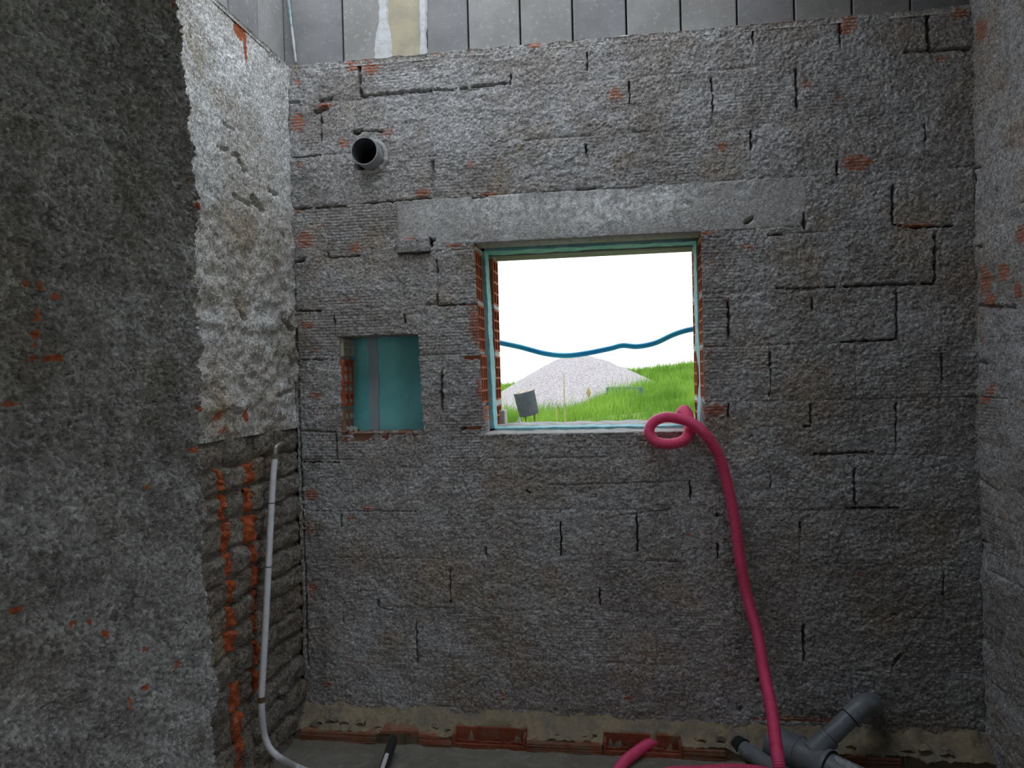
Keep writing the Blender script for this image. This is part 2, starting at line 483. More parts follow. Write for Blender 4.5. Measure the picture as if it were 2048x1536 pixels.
def h_back(U, V):
    return (0.0045 * fbm(U * 4, V * 5, 1, 2) + 0.0030 * fbm(U * 26, V * 30, 2, 2) + 0.0022 * perlin(U * 75, V * 95, 3)
            + 0.0030 * pebbles(U * 62, V * 75, 4) * (0.8 + perlin(U * 9, V * 9, 14)) + 0.0014 * perlin(U * 130, V * 150, 5))


def f_back(U, V, H): return np.stack([U, -H, V], -1)


def warp_back(U, V):
    zin = sstep(WZ0 - 0.12, WZ0, V) * (1 - sstep(WZ1, WZ1 + 0.12, V))
    dU = (-0.011 + 0.023 * (WZ1 - V) / (WZ1 - WZ0)) * np.exp(-((U - WX0) / 0.09) ** 2) * zin
    dn = np.maximum(np.maximum(NX0 - U, U - NX1), np.maximum(NZ0 - V, V - NZ1))
    nn = np.exp(-(dn / 0.02) ** 2)
    dU = dU + 0.007 * nn * fbm(U * 25, V * 25, 21, 3) + nn * np.where(U > (NX0 + NX1) / 2, 1, 0) * (-0.012 + 0.024 * (NZ1 - V) / (NZ1 - NZ0)) * 0.6
    dV = 0.008 * nn * fbm(U * 22, V * 22, 25, 3)
    return U + dU, V + dV


def seg(x0, y0, x1, y1, wpx=3.0, dp=0.035):
    a = Y(x0, y0); b_ = Y(x1, y1)
    return (a.x, a.z, b_.x, b_.z, wpx * 0.002, dp)


GAPS = [seg(*s) for s in [
    # dark open joints seen in the photograph (pixels)
    (718, 128, 721, 192, 3.4), (719, 193, 862, 181, 3.2), (576, 206, 600, 205, 2.5), (640, 202, 662, 198, 3), (868, 180, 905, 180, 2),
    (1021, 150, 1021, 168, 2.2), (912, 178, 1015, 166, 2), (642, 220, 643, 283, 2.2), (632, 224, 655, 214, 5), (709, 262, 765, 262, 2), (712, 266, 722, 262, 5),
    (713, 300, 714, 338, 3), (865, 325, 865, 372, 5, 0.02), (582, 418, 690, 412, 2.4), (725, 407, 860, 396, 2.2), (580, 316, 640, 311, 1.6),
    (1175, 105, 1175, 138, 2), (1172, 290, 1172, 310, 2.4), (1155, 380, 1190, 377, 2), (945, 396, 975, 393, 1.5),
    (1258, 165, 1259, 208, 2), (1423, 157, 1424, 180, 1.8), (1425, 190, 1425, 225, 1.3), (1505, 52, 1506, 88, 2.2), (1680, 42, 1681, 98, 2.6), (1856, 22, 1857, 100, 4.2),
    (1810, 104, 1856, 102, 2.2), (1857, 102, 1940, 97, 3.5), (1592, 140, 1594, 215, 2.2), (1502, 262, 1502, 298, 1.8), (1674, 325, 1675, 350, 2.4), (1850, 250, 1851, 280, 1.5),
    (1786, 370, 1786, 448, 3), (1786, 448, 1800, 452, 2), (1820, 455, 1905, 452, 2), (1490, 446, 1506, 437, 3.5), (1608, 430, 1609, 456, 4), (1537, 470, 1563, 470, 2.2),
    (1870, 472, 1869, 560, 2.5), (1690, 573, 1868, 566, 2.4), (1540, 578, 1690, 573, 1.3), (1456, 605, 1458, 672, 2), (1623, 596, 1625, 620, 1.8), (1794, 588, 1794, 680, 2.2),
    (1682, 684, 1790, 680, 1.6), (1540, 708, 1540, 732, 2.6), (1541, 740, 1540, 792, 1.0), (1884, 708, 1885, 760, 2), (1457, 808, 1457, 832, 1.8), (1621, 810, 1622, 848, 2),
    (1608, 853, 1620, 853, 2), (1792, 806, 1793, 890, 1.6), (1630, 909, 1745, 904, 2.4), (1709, 940, 1710, 1012, 2), (1690, 1017, 1795, 1016, 1.6), (1541, 955, 1541, 975, 1.5),
    (1434, 1030, 1434, 1031, 4), (1435, 1088, 1436, 1116, 2), (1600, 1045, 1601, 1068, 1.6), (1449, 1240, 1449, 1241, 3.5), (1607, 1250, 1608, 1322, 2.4), (1800, 1310, 1785, 1332, 3.5),
    (1887, 1145, 1886, 1190, 1.8), (1782, 1230, 1795, 1230, 1.8), (1480, 1418, 1480, 1419, 6), (1517, 1355, 1516, 1365, 2.5),
    (1380, 962, 1381, 998, 1.4), (1121, 1045, 1122, 1110, 2), (1274, 1033, 1275, 1104, 2), (972, 1095, 973, 1112, 2.2), (900, 1140, 901, 1190, 1.5), (901, 1202, 901, 1205, 2.6),
    (755, 1200, 758, 1214, 2.8), (760, 1216, 785, 1220, 1.8), (1199, 1180, 1200, 1210, 1.6), (833, 1240, 834, 1325, 1.5), (1054, 982, 1060, 986, 3.5), (682, 1030, 683, 1054, 1.5),
    (1100, 970, 1380, 962, 1.2, 0.012), (620, 1022, 830, 1022, 1.4, 0.015), (1240, 1030, 1340, 1018, 1.2, 0.012),
    (874, 520, 875, 545, 1.5), (874, 590, 875, 610, 2), (876, 611, 960, 608, 2.2), (595, 622, 640, 621, 2.2), (586, 525, 605, 520, 4), (658, 516, 720, 512, 1.8),
    (855, 484, 866, 480, 5), (860, 476, 862, 492, 3), (798, 507, 857, 504, 2.5), (655, 495, 656, 516, 1.5), (808, 630, 811, 645, 2.2),
    (883, 740, 884, 820, 2.6), (930, 716, 957, 715, 2.4), (604, 720, 668, 719, 1.4), (672, 868, 673, 918, 2), (606, 862, 672, 864, 1.3), (606, 924, 680, 925, 1.3), (920, 858, 955, 857, 2.2),
    (668, 625, 669, 655, 1.5), (690, 1394, 700, 1393, 3), (724, 1392, 726, 1393, 4),
    # ragged corner joints
    (572, 140, 574, 400, 2.2), (578, 410, 590, 620, 2.6), (592, 640, 604, 1000, 2.4), (606, 1010, 616, 1330, 2),
]]


def blob(px, py, rx, ry, amt=0.8):
    a = Y(px, py); return (a.x, a.z, rx * 0.002, ry * 0.002, amt)


BLOBS = {'clay': [blob(*s) for s in [
    (705, 130, 20, 14, 0.9), (742, 128, 22, 22, 1.0), (870, 106, 12, 8, 0.6), (1068, 90, 16, 8, 0.9), (940, 103, 14, 6, 0.6), (595, 165, 14, 12, 0.5), (596, 245, 18, 28, 0.65),
    (650, 212, 16, 8, 0.9), (688, 285, 18, 14, 0.55), (775, 265, 24, 20, 0.45), (845, 385, 22, 8, 0.7), (975, 388, 22, 5, 0.7), (840, 390, 20, 8, 0.5), (610, 480, 28, 30, 0.6), (712, 495, 22, 14, 0.55),
    (598, 420, 20, 10, 0.5), (640, 450, 40, 25, 0.35), (820, 478, 18, 10, 0.6), (910, 490, 26, 10, 0.6), (600, 330, 14, 10, 0.5), (1230, 190, 22, 22, 0.55), (940, 330, 10, 14, 0.5),
    (1365, 60, 18, 8, 0.6), (1575, 44, 36, 8, 0.7), (1695, 48, 24, 24, 0.7), (1920, 24, 22, 18, 0.75), (1715, 325, 28, 16, 1.0), (1444, 295, 14, 14, 0.55), (1610, 165, 14, 20, 0.5), (1675, 195, 12, 8, 0.5),
    (1880, 118, 22, 8, 0.55), (1830, 450, 40, 5, 0.7), (1412, 460, 18, 10, 0.95), (1440, 457, 14, 8, 0.7), (1495, 495, 18, 12, 0.5), (1420, 530, 16, 40, 0.35), (1430, 820, 28, 18, 0.65), (1420, 700, 16, 50, 0.35),
    (950, 650, 12, 40, 0.85), (955, 780, 10, 30, 0.6), (615, 650, 22, 10, 0.6), (630, 790, 26, 16, 0.5), (625, 990, 16, 14, 0.8), (735, 1015, 14, 5, 0.8), (705, 1036, 16, 5, 0.5), (622, 1060, 18, 24, 0.45),
    (625, 1175, 12, 10, 0.75), (630, 1200, 14, 40, 0.4), (657, 1368, 14, 10, 0.55), (1005, 1390, 14, 14, 0.5), (1258, 1395, 12, 10, 0.55), (1375, 1070, 10, 6, 0.55), (985, 1194, 8, 5, 0.6), (1290, 1305, 14, 10, 0.4),
    (960, 965, 24, 5, 0.45), (715, 1322, 40, 8, 0.45), (640, 880, 36, 20, 0.35), (900, 930, 60, 20, 0.3), (1720, 1150, 30, 8, 0.4), (1600, 1438, 120, 8, 0.6), (700, 600, 60, 12, 0.35), (620, 560, 30, 30, 0.3),
    (630, 700, 28, 14, 0.4), (640, 820, 30, 30, 0.35), (1440, 600, 26, 18, 0.3)]],
    'pale': [blob(*s) for s in [
    (800, 240, 60, 40, 0.55), (760, 360, 80, 50, 0.5), (900, 260, 60, 60, 0.3), (1450, 190, 40, 40, 0.35), (1450, 265, 40, 20, 0.5), (1500, 470, 50, 20, 0.7), (1580, 460, 30, 20, 0.5), (1500, 620, 60, 40, 0.35),
    (1530, 700, 80, 20, 0.35), (1500, 810, 60, 8, 0.5), (1470, 930, 60, 60, 0.4), (940, 900, 14, 18, 0.7), (1200, 910, 240, 40, 0.3), (640, 760, 50, 60, 0.2), (720, 560, 90, 40, 0.25), (900, 640, 60, 40, 0.25),
    (760, 1060, 60, 40, 0.35), (720, 1280, 60, 40, 0.4), (900, 1300, 80, 40, 0.35), (1160, 1290, 120, 60, 0.35), (1440, 1330, 60, 70, 0.4), (1640, 1050, 30, 24, 0.5), (1900, 940, 30, 14, 0.6), (1860, 830, 40, 16, 0.4), (1850, 640, 40, 12, 0.4)]]}

COURSES = [  # vertical joints of each course, photo pixels
    [718, 870, 1020, 1176, 1340, 1505, 1680, 1856],
    [642, 793, 948, 1100, 1258, 1424, 1594, 1770],
    [725, 865, 1017, 1172, 1337, 1502, 1675, 1850],
    [655, 795, 1609, 1786],
    [731, 875, 1530, 1700, 1869],
    [668, 810, 1458, 1624, 1794],
    [884, 1540, 1711, 1884],
    [673, 828, 980, 1137, 1296, 1457, 1621, 1792],
    [750, 900, 1055, 1215, 1380, 1541, 1709, 1884],
    [683, 828, 972, 1121, 1275, 1435, 1600, 1775],
    [756, 901, 1050, 1200, 1362, 1525, 1700, 1887],
    [686, 834, 985, 1140, 1294, 1449, 1608, 1797],
    [760, 905, 1055, 1210, 1368, 1530, 1705, 1890],
    [690, 838, 990, 1145, 1300, 1460, 1620, 1800],
]
VX, VZ = Y(742, 301, 0.0).x, Y(732, 299, -0.10).z
HOLES = [(WX0, WX1, WZ0, WZ1), (NX0, NX1, NZ0, NZ1), (VX - 0.056, VX + 0.050, VZ - 0.053, VZ + 0.055)]
LX0, LX1, LZ0, LZ1 = Y(795, 440).x, Y(1609, 400).x, 1.945, 2.133
ry = random.Random(3)
for ci, js in enumerate(COURSES):
    zt, zb = ZL[ci], ZL[ci + 1]
    xs = [WALL_X0] + [Y(jx, 150).x if False else None for jx in js]
    xs = [WALL_X0]
    for jx in js:
        # photo row of the course at this column
        lo, hi = 0.0, 1536.0
        for _ in range(30):
            mid = (lo + hi) / 2
            if Y(jx, mid).z > (zt + zb) / 2: lo = mid
            else: hi = mid
        xs.append(Y(jx, lo).x)
    xs.append(WALL_X1)
    for k in range(len(xs) - 1):
        a, b_ = xs[k], xs[k + 1]
        if ci == 3 and k == 2: continue            # the lintel's place
        parts = [(a, b_)]
        if a < WX0 < WX1 < b_ and zb > WZ0 - 0.02 and zt < WZ1 + 0.02: parts = [(a, WX0), (WX1, b_)]
        elif a < WX0 < b_ and zb >= WZ0 - 0.001 and zt <= WZ1: parts = [(a, WX0)]
        elif a < WX1 < b_ and zb >= WZ0 - 0.001 and zt <= WZ1: parts = [(WX1, b_)]
        elif a < NX0 < NX1 < b_ and zt - zb < 0.25 and zb > NZ0 and zt < NZ1: parts = [(a, NX0), (NX1, b_)]
        for (a2, b2) in parts:
            hs = [h for h in HOLES if h[0] < b2 - 1e-4 and h[1] > a2 + 1e-4 and h[2] < zt and h[3] > zb]
            op = []
            if abs(a2 - WX1) < 1e-6: op.append('u0')
            if abs(b2 - WX0) < 1e-6: op.append('u1')
            relief_block('hollow_block', wall_back, 'parge', a2, b2, zb, zt, f_back, h_back, 0.14, 0.0043, 0.0060, hs, GAPS, BLOBS, warp_back, op,
                         proud=ry.uniform(-0.0005, 0.0014), comb=ry.choice([0.5, 0.7, 0.9]) if (xs[k] < -0.7 and 3 <= ci <= 7) else ry.choice([0.0, 0.05, 0.2, 0.45]))
# lintel with fillers below it on both sides


def h_lintel(U, V): return 0.003 + 0.0025 * fbm(U * 3, V * 4, 8, 2) + 0.0024 * fbm(U * 28, V * 36, 9, 3) * sstep(-0.1, 0.5, fbm(U * 4, V * 6, 10, 2)) + 0.0022 * pebbles(U * 60, V * 70, 13) * sstep(0.0, 0.6, fbm(U * 4, V * 6, 10, 2)) + 0.0008 * perlin(U * 120, V * 150, 12)


LB = {'clay': [], 'pale': [blob(*s) for s in [(1230, 415, 170, 40, 1.0), (1010, 415, 90, 40, 0.8), (1330, 400, 70, 40, 1.0), (860, 430, 50, 30, 0.4), (1040, 395, 50, 14, 0.6), (1480, 400, 30, 20, 0.35)]]}
relief_block('lintel', wall_back, 'lintel', LX0, LX1, LZ0 + 0.0, LZ1, f_back, h_lintel, 0.14, 0.0055, 0.004, [], GAPS, LB, None, [])
relief_block('hollow_block', wall_back, 'parge', LX0, WX0, 1.920, LZ0, f_back, h_back, 0.14, 0.0052, 0.004, [], GAPS, BLOBS, warp_back, ['u1'], comb=0.8)
relief_block('hollow_block', wall_back, 'parge', WX1, LX1, 1.920, LZ0, f_back, h_back, 0.14, 0.0052, 0.004, [], GAPS, BLOBS, warp_back, ['u0'], comb=0.1)
# loose block shard standing proud under the lintel
a = Y(797, 506); b_ = Y(858, 472)
relief_block('block_shard', wall_back, 'parge', a.x, b_.x, a.z, b_.z - 0.008, f_back, lambda U, V: h_back(U, V) + 0.022, 0.02, 0.005, 0.003, [], [], {'clay': [blob(820, 478, 18, 8, 0.6)]}, None, [], comb=1.0)


# ---- hollow clay block ends in the window reveals and niche
def hollow_end(name, parent, x, sgn, y0, y1, z0, z1, cols, rows, mat='clay', deep=0.06, broken=0.0, wob=True):
    """cut end of a hollow block: webs round open cells, seen in a reveal. sgn = direction the end faces along x"""
    m = MB(); t = 0.008

    def fx(z): return x + ((-0.011 + 0.023 * (WZ1 - z) / (WZ1 - WZ0)) if wob and abs(x - WX0) < 0.05 else 0)
    xe = fx((z0 + z1) / 2)
    xb = xe - sgn * deep
    r = lambda: -sgn * random.uniform(0, broken) if broken else 0.0
    for i in range(cols + 1):
        y = y0 + (y1 - y0 - t) * i / cols
        xx = xe + r(); m.box(min(xx, xb), max(xx, xb), y, y + t, z0, z1, 0.0008)
    for j in range(rows + 1):
        z = z0 + (z1 - z0 - t) * j / rows
        xx = xe + r(); m.box(min(xx, xb), max(xx, xb), y0 + 0.001, y1 - 0.001, z, z + t, 0.0008)
    m.box(min(xb, xb - sgn * 0.01), max(xb, xb - sgn * 0.01), y0, y1, z0, z1)
    return m.build(name, mat, parent)


TE0, TE1, OUT0, OUT1 = 0.150, 0.225, 0.235, 0.365
window_1 = empty('window_1'); struct(window_1, 'bare window opening with hollow clay block edges and teal board lining', 'window')
zrow = [(1.928, 1.943)] + [(ZL[k + 1] + 0.012, ZL[k] - 0.004) for k in range(4, 7)] + [(WZ0 + 0.012, ZL[7] - 0.004)]
for (za, zb) in zrow:
    rows = max(1, round((zb - za) / 0.05))
    hollow_end('hollow_block_end', window_1, WX0, 1, 0.006, 0.142, za, zb, 3, rows)
    hollow_end('hollow_block_end', window_1, WX1, -1, 0.006, 0.142, za, zb, 3, rows)
    hollow_end('outer_block_end', window_1, WX0 + 0.026, 1, OUT0, OUT1, za + 0.004, zb, 2, rows, wob=False)
    hollow_end('outer_block_end', window_1, WX1 - 0.004, -1, OUT0, OUT1, za + 0.004, zb, 2, rows, wob=False)
# mortar beds between the end blocks
for zz in [ZL[k] for k in range(4, 8)]:
    for (xx, sg) in ((WX0, 1), (WX1, -1)):
        MB().box(min(xx - sg * 0.05, xx - sg * 0.002), max(xx - sg * 0.05, xx - sg * 0.002), 0.008, 0.14, zz - 0.004, zz + 0.012, 0.002).build('mortar_bed', 'stone', window_1)
        xo = xx + (0.026 if sg > 0 else -0.004)
        MB().box(min(xo - sg * 0.05, xo), max(xo - sg * 0.05, xo), OUT0, OUT1, zz - 0.004, zz + 0.016, 0.003).build('mortar_bed', 'sill', window_1)


# teal insulation board in the cavity, its cut edge lining the opening
def ragged_strip(name, pts_fn, n, mat):
    """prism along a line: pts_fn(t) -> four corner points"""
    m = MB(); vs = []; fs = []
    for i in range(n + 1):
        vs += pts_fn(i / n)
    for i in range(n):
        for k in range(4):
            fs.append((i * 4 + k, i * 4 + (k + 1) % 4, (i + 1) * 4 + (k + 1) % 4, (i + 1) * 4 + k))
    fs += [(3, 2, 1, 0), tuple(n * 4 + k for k in range(4))]
    m.add(vs, fs)
    return m.build(name, mat, window_1)


wb = lambda t, s, a=0.003: a * float(perlin(t * 9, s * 3.3, 50)) + a * 0.6 * float(perlin(t * 31, s * 5.1, 51))
zl = lambda t: WZ0 - 0.01 + t * (WZ1 - WZ0 + 0.02)
lean = lambda z: -0.011 + 0.023 * (WZ1 - z) / (WZ1 - WZ0)
ragged_strip('teal_lining', lambda t: [(WX0 - 0.03, TE0, zl(t)), (WX0 + lean(zl(t)) + 0.016 + wb(t, 1), TE0, zl(t)), (WX0 + lean(zl(t)) + 0.020 + wb(t, 2), TE1, zl(t)), (WX0 - 0.03, TE1, zl(t))], 40, 'teal_edge')
ragged_strip('teal_lining', lambda t: [(WX1 + 0.03, TE0, zl(t)), (WX1 + 0.03, TE1, zl(t)), (WX1 - 0.010 - wb(t, 3) + 0.012 * math.exp(-((t - 0.28) / 0.12) ** 2), TE1, zl(t)), (WX1 - 0.004 - wb(t, 4) + 0.014 * math.exp(-((t - 0.28) / 0.12) ** 2), TE0, zl(t))], 40, 'teal_edge')
xl = lambda t: WX0 - 0.01 + t * (WX1 - WX0 + 0.02)
ragged_strip('teal_lining', lambda t: [(xl(t), TE0, WZ1 + 0.03), (xl(t), TE0, WZ1 - 0.012 + wb(t, 5)), (xl(t), TE1, WZ1 - 0.016 + wb(t, 6)), (xl(t), TE1, WZ1 + 0.03)], 40, 'teal_edge')
ragged_strip('teal_lining', lambda t: [(xl(t), TE0, WZ0 - 0.03), (xl(t), TE1, WZ0 - 0.03), (xl(t), TE1, WZ0 + 0.017 + wb(t, 7)), (xl(t), TE0, WZ0 + 0.014 + wb(t, 8))], 40, 'teal_edge')


# sills and soffits
def rough_sheet(name, parent, mat, u, v, fmap, hfun, thick=0.03, attrs=None):
    U, V = np.meshgrid(u, v, indexing='ij'); H = hfun(U, V)
    Fr = fmap(U, V, H).reshape(-1, 3); Bk = fmap(U, V, np.full_like(H, -thick)).reshape(-1, 3)
    N = len(Fr); idx = np.arange(N).reshape(U.shape); I, J = np.indices((len(u) - 1, len(v) - 1)); I = I.ravel(); J = J.ravel()
    F = [np.stack([idx[I, J], idx[I + 1, J], idx[I + 1, J + 1], idx[I, J + 1]], 1)]
    for e in (idx[0, :], idx[-1, ::-1], idx[::-1, 0], idx[:, -1]):
        F.append(np.stack([e[:-1], e[1:], e[1:] + N, e[:-1] + N], 1)[:, ::-1])
    at_ = {k: np.concatenate([f(U, V).ravel()] * 2) for k, f in (attrs or {}).items()}
    me = mesh_np(name, np.concatenate([Fr, Bk]), np.concatenate(F), at_)
    o = link(name, me, mat, parent, True); recentre(o)
    return o


f_up = lambda U, V, H: np.stack([U, V, WZ0 + H], -1)
rough_sheet('sill_bed', window_1, 'sill', np.linspace(WX0 - 0.005, WX1 + 0.004, 160), np.linspace(0.0, 0.15, 26), f_up, lambda U, V: 0.002 + 0.07 * V * V + 0.004 * fbm(U * 14, V * 14, 31, 3) * sstep(0, 0.02, V) - 0.006 * (1 - sstep(0, 0.012, V)))
rough_sheet('sill_bed', window_1, 'sill', np.linspace(WX0 - 0.005, WX1 + 0.004, 160), np.linspace(0.225, OUT1 + 0.01, 26), f_up, lambda U, V: 0.017 + 0.05 * (V - 0.22) + 0.004 * fbm(U * 14, V * 14, 33, 3))
MB().box(WX0 - 0.1, WX1 + 0.1, OUT0, OUT1, WZ1 - 0.022, WZ1 + 0.2, 0.002).build('outer_lintel', 'plainwall', window_1, bevel=0.004)
MB().box(WX0 - 0.08, WX1 + 0.08, 0.02, 0.143, WZ1 + 0.004, WZ1 + 0.01).build('soffit_mortar', 'clay_dusty', window_1)

# cavity boards and outer leaf of the wall
for (x0, x1, z0, z1) in [(-1.36, WX0 - 0.03, FLOOR, 2.70), (WX1 + 0.03, 1.29, FLOOR, 2.70), (WX0 - 0.03, WX1 + 0.03, FLOOR, WZ0 - 0.03), (WX0 - 0.03, WX1 + 0.03, WZ1 + 0.03, 2.70)]:
    MB().box(x0, x1, TE0 + 0.002, TE1, z0, z1).build('cavity_board', 'teal', wall_back)
a = Y(738, 770, 0.15); b_ = Y(757, 770, 0.15)
rough_sheet('board_joint_filler', wall_back, 'tape', np.linspace(a.x, b_.x, 8), np.linspace(1.0, 1.7, 60), lambda U, V, H: np.stack([U + 0.006 * perlin(V * 14, U * 0, 3), 0.1515 - H, V], -1), lambda U, V: 0.0008 + 0 * U, 0.0004)
for (x0, x1, z0, z1) in [(-1.5, WX0 - 0.024, FLOOR - 0.3, 2.72), (WX1 + 0.046, 1.45, FLOOR - 0.3, 2.72), (WX0 - 0.024, WX1 + 0.046, FLOOR - 0.3, WZ0 + 0.012), (WX0 - 0.1, WX1 + 0.1, WZ1 + 0.2, 2.72)]:
    MB().box(x0, x1, OUT0 + 0.001, OUT1 - 0.001, z0, z1).build('outer_leaf', 'plainwall', wall_back)

# niche: broken hollow block on its left side, mortar below
zs = [(NZ0 + 0.004, 1.272), (1.29, 1.487), (1.503, NZ1 - 0.01)]
for (za, zb), rr, mt, br in zip(zs, (2, 4, 2), ('clay_dusty', 'clay_cut', 'tan'), (0.012, 0.012, 0.010)):
    hollow_end('broken_block_end', wall_back, NX0 + 0.015, 1, 0.014, 0.14, za, zb, 2, rr, mt, 0.05, br, wob=False)
rough_sheet('niche_sill', wall_back, 'clay_dusty', np.linspace(NX0, NX1, 60), np.linspace(0.0, 0.148, 24), lambda U, V, H: np.stack([U, V, NZ0 - 0.004 + H], -1), lambda U, V: 0.004 + 0.006 * fbm(U * 18, V * 18, 35, 3) * sstep(0, .03, V))
for i, (px, pw, s) in enumerate([(694, 0.03, 0.03), (708, 0.02, 0.02)]):
    q = Y(px, 862, 0.09 + 0.03 * i)
    rough_sheet('mortar_lump', wall_back, 'stone', np.linspace(q.x - pw, q.x + pw, 14), np.linspace(q.y - 0.03, q.y + 0.03, 14), lambda U, V, H: np.stack([U, V, NZ0 + H], -1),
                lambda U, V: s * np.clip(1.2 - ((U - q.x) / pw) ** 2 - ((V - q.y) / 0.03) ** 2, 0, 1) ** 0.5 + 0.008 * fbm(U * 40, V * 40, 36 + i, 3), 0.004)

# ---- upper band of upright concrete panels
wall_upper_back = empty('wall_upper_back'); struct(wall_upper_back, 'band of upright concrete panels above the back block wall')
wall_upper_left = empty('wall_upper_left'); struct(wall_upper_left, 'foreshortened concrete panels above the pale left wall')
TOPZ = ZL[0]
PY0 = 0.028
pj = [582, 685, 762, 852, 936, 1040, 1145, 1253, 1362, 1475, 1590, 1705, 1822, 1945, 2060]
px_ = [Y(j, 60, PY0).x for j in pj]; px_[0] = WALL_X0 - 0.03
for i in range(len(px_) - 1):
    m = 'tan' if i == 2 else ('panel' if i % 3 else 'panel_dark')
    y0 = PY0 + random.uniform(-0.002, 0.003)
    g = 0.0035
    MB().box(px_[i] + g, px_[i + 1] - g, y0, y0 + 0.07, TOPZ - 0.12, PANEL_TOP).build('concrete_panel', m, wall_upper_back, bevel=0.004)
MB().box(WALL_X0 - 0.1, 1.6, PY0 + 0.05, PY0 + 0.12, TOPZ - 0.12, PANEL_TOP - 0.02).build('panel_backing', 'seal', wall_upper_back)
for jx, tp in ((767, [(0, 12), (40, 10), (60, 17), (110, 19)]), (846, [(0, 9), (30, 8), (60, 7), (100, 8)])):
    zz = []; m = MB(); vs = []; fs = []
    n = 24
    for i in range(n + 1):
        t = i / n
        c0 = Y(jx, t * 118, PY0 - 0.003)
        hw = np.interp(t * 118, [a for a, _ in tp], [w_ for _, w_ in tp]) * 0.002 * (1 + 0.25 * float(perlin(t * 9, jx, 3)))
        zt = c0.z + (0.0 if i else 0.25)
        vs += [(c0.x - hw, PY0 + 0.002, zt), (c0.x - hw * 0.6, PY0 - 0.010, zt), (c0.x + hw * 0.6, PY0 - 0.010 + 0.003 * float(perlin(t * 15, 1, 4)), zt), (c0.x + hw, PY0 + 0.002, zt)]
    for i in range(n):
        for k in range(3): fs.append((i * 4 + k, i * 4 + k + 1, i * 4 + 5 + k, i * 4 + 4 + k))
    m.add(vs, fs).build('foam_drip', 'foam', wall_upper_back, True)
# mortar bed on top of the back wall (light ledge), and smear on the first panels
rough_sheet('top_bed', wall_back, 'plaster', np.linspace(WALL_X0, WALL_X1, 500), np.linspace(-0.002, PY0 + 0.02, 12), lambda U, V, H: np.stack([U, V, TOPZ - 0.004 + H], -1),
            lambda U, V: 0.004 + 0.005 * fbm(U * 16, V * 30, 38, 3) + 0.014 * sstep(0.012, 0.03, V) * sstep(-0.05, 0.35, fbm(U * 5, 0 * V, 39, 2)), 0.02, {'clay': lambda U, V: 0.3 * sstep(0.1, 0.5, fbm(U * 3, V * 0, 45, 2)), 'pale': lambda U, V: 0.3 + 0 * U})
XL = -1.372
pl = [0.031, -0.205, -0.43, -0.645, -0.86, -1.075, -1.29, -1.505]
for i in range(len(pl) - 1):
    x0 = XL - 0.022 - random.uniform(0, 0.003)
    MB().box(x0 - 0.07, x0, pl[i + 1] + 0.003, pl[i] - 0.003, TOPZ - 0.1, PANEL_TOP).build('concrete_panel', ['panel', 'panel_dark', 'panel'][i % 3], wall_upper_left, bevel=0.004)
MB().box(XL - 0.16, XL - 0.085, -1.6, 0.1, TOPZ - 0.1, PANEL_TOP - 0.02).build('panel_backing', 'seal', wall_upper_left)
pts = [Y(575 + 2 + 0.12 * yy, yy, PY0 - 0.008) for yy in (-60, 0, 30, 60, 90, 124)]
MB().tube(spline([(q.x, q.y, q.z) for q in pts], 0.01), [0.005 + 0.002 * float(perlin(i * 0.7, 2, 1)) for i in range(len(spline([(q.x, q.y, q.z) for q in pts], 0.01)))], 8).build('corner_sealant', 'foam', wall_upper_back, True)
MB().tube([Y(573, -40, PY0 - 0.012), Y(582, 50, PY0 - 0.012)], 0.003, 6).build('teal_seal', 'teal_edge', wall_upper_back, True)

# ---- left wall: old plaster above, mortared brick rows below
wall_left = empty('wall_left'); struct(wall_left, 'left side wall, pale rough plaster above exposed orange and grey brick rows')
PZ0 = 1.205
f_left = lambda U, V, H: np.stack([XL + H, U, V], -1)


def h_left(U, V):
    low = 1 - sstep(1.5, 2.35, V)
    rows = np.sin((V + 0.012 * fbm(U * 6, V * 6, 60, 2)) * 2 * np.pi / 0.1)
    h = 0.006 * fbm(U * 4, V * 4, 61, 2) + (0.0025 + 0.006 * low) * fbm(U * 20, V * 22, 62, 3) + 0.0022 * perlin(U * 85, V * 90, 63) + 0.007 * low * rows * sstep(-.3, .4, fbm(U * 5, V * 5, 66, 2))
    h = h + 0.012 * low * fbm(U * 9, V * 11, 68, 2)
    for (px, py, qx, qy, wd, dp) in [(498, 396, 520, 420, 6, .03), (462, 392, 500, 412, 3.5, .02), (470, 322, 484, 345, 4, .025), (428, 295, 445, 302, 3, .015), (455, 310, 470, 312, 3, .015), (535, 382, 552, 390, 3.5, .025), (438, 248, 460, 262, 2.2, .01), (560, 470, 562, 475, 4, .02), (468, 600, 482, 640, 4, .018), (560, 640, 580, 660, 4, .02), (545, 795, 585, 780, 4, .025), (450, 815, 470, 825, 5, .02)]:
        a = X(px, py, XL); c = X(qx, qy, XL); L2 = (c.y - a.y) ** 2 + (c.z - a.z) ** 2 + 1e-9
        t = np.clip(((U - a.y) * (c.y - a.y) + (V - a.z) * (c.z - a.z)) / L2, 0, 1)
        ds = np.hypot(U - a.y - t * (c.y - a.y), V - a.z - t * (c.z - a.z)) + 0.008 * fbm(U * 40, V * 40, 9, 2)
        h = h - dp * (1 - sstep(wd * 0.0008, wd * 0.0028, ds))
    h = h - 0.02 * np.exp(-((U + 0.004) / 0.012) ** 2) * sstep(-0.2, 0.4, fbm(V * 6, V * 0, 70, 3))
    return h - 0.010 * (1 - sstep(0, 0.03, V - PZ0)) + 0.012


def lblob(px, py, ru, rv, amt):
    a = X(px, py, XL); return lambda U, V: amt * np.exp(-((U - a.y) / ru) ** 2 - ((V - a.z) / rv) ** 2)


def sumb(lst): return lambda U, V: np.maximum.reduce([f(U, V) for f in lst])


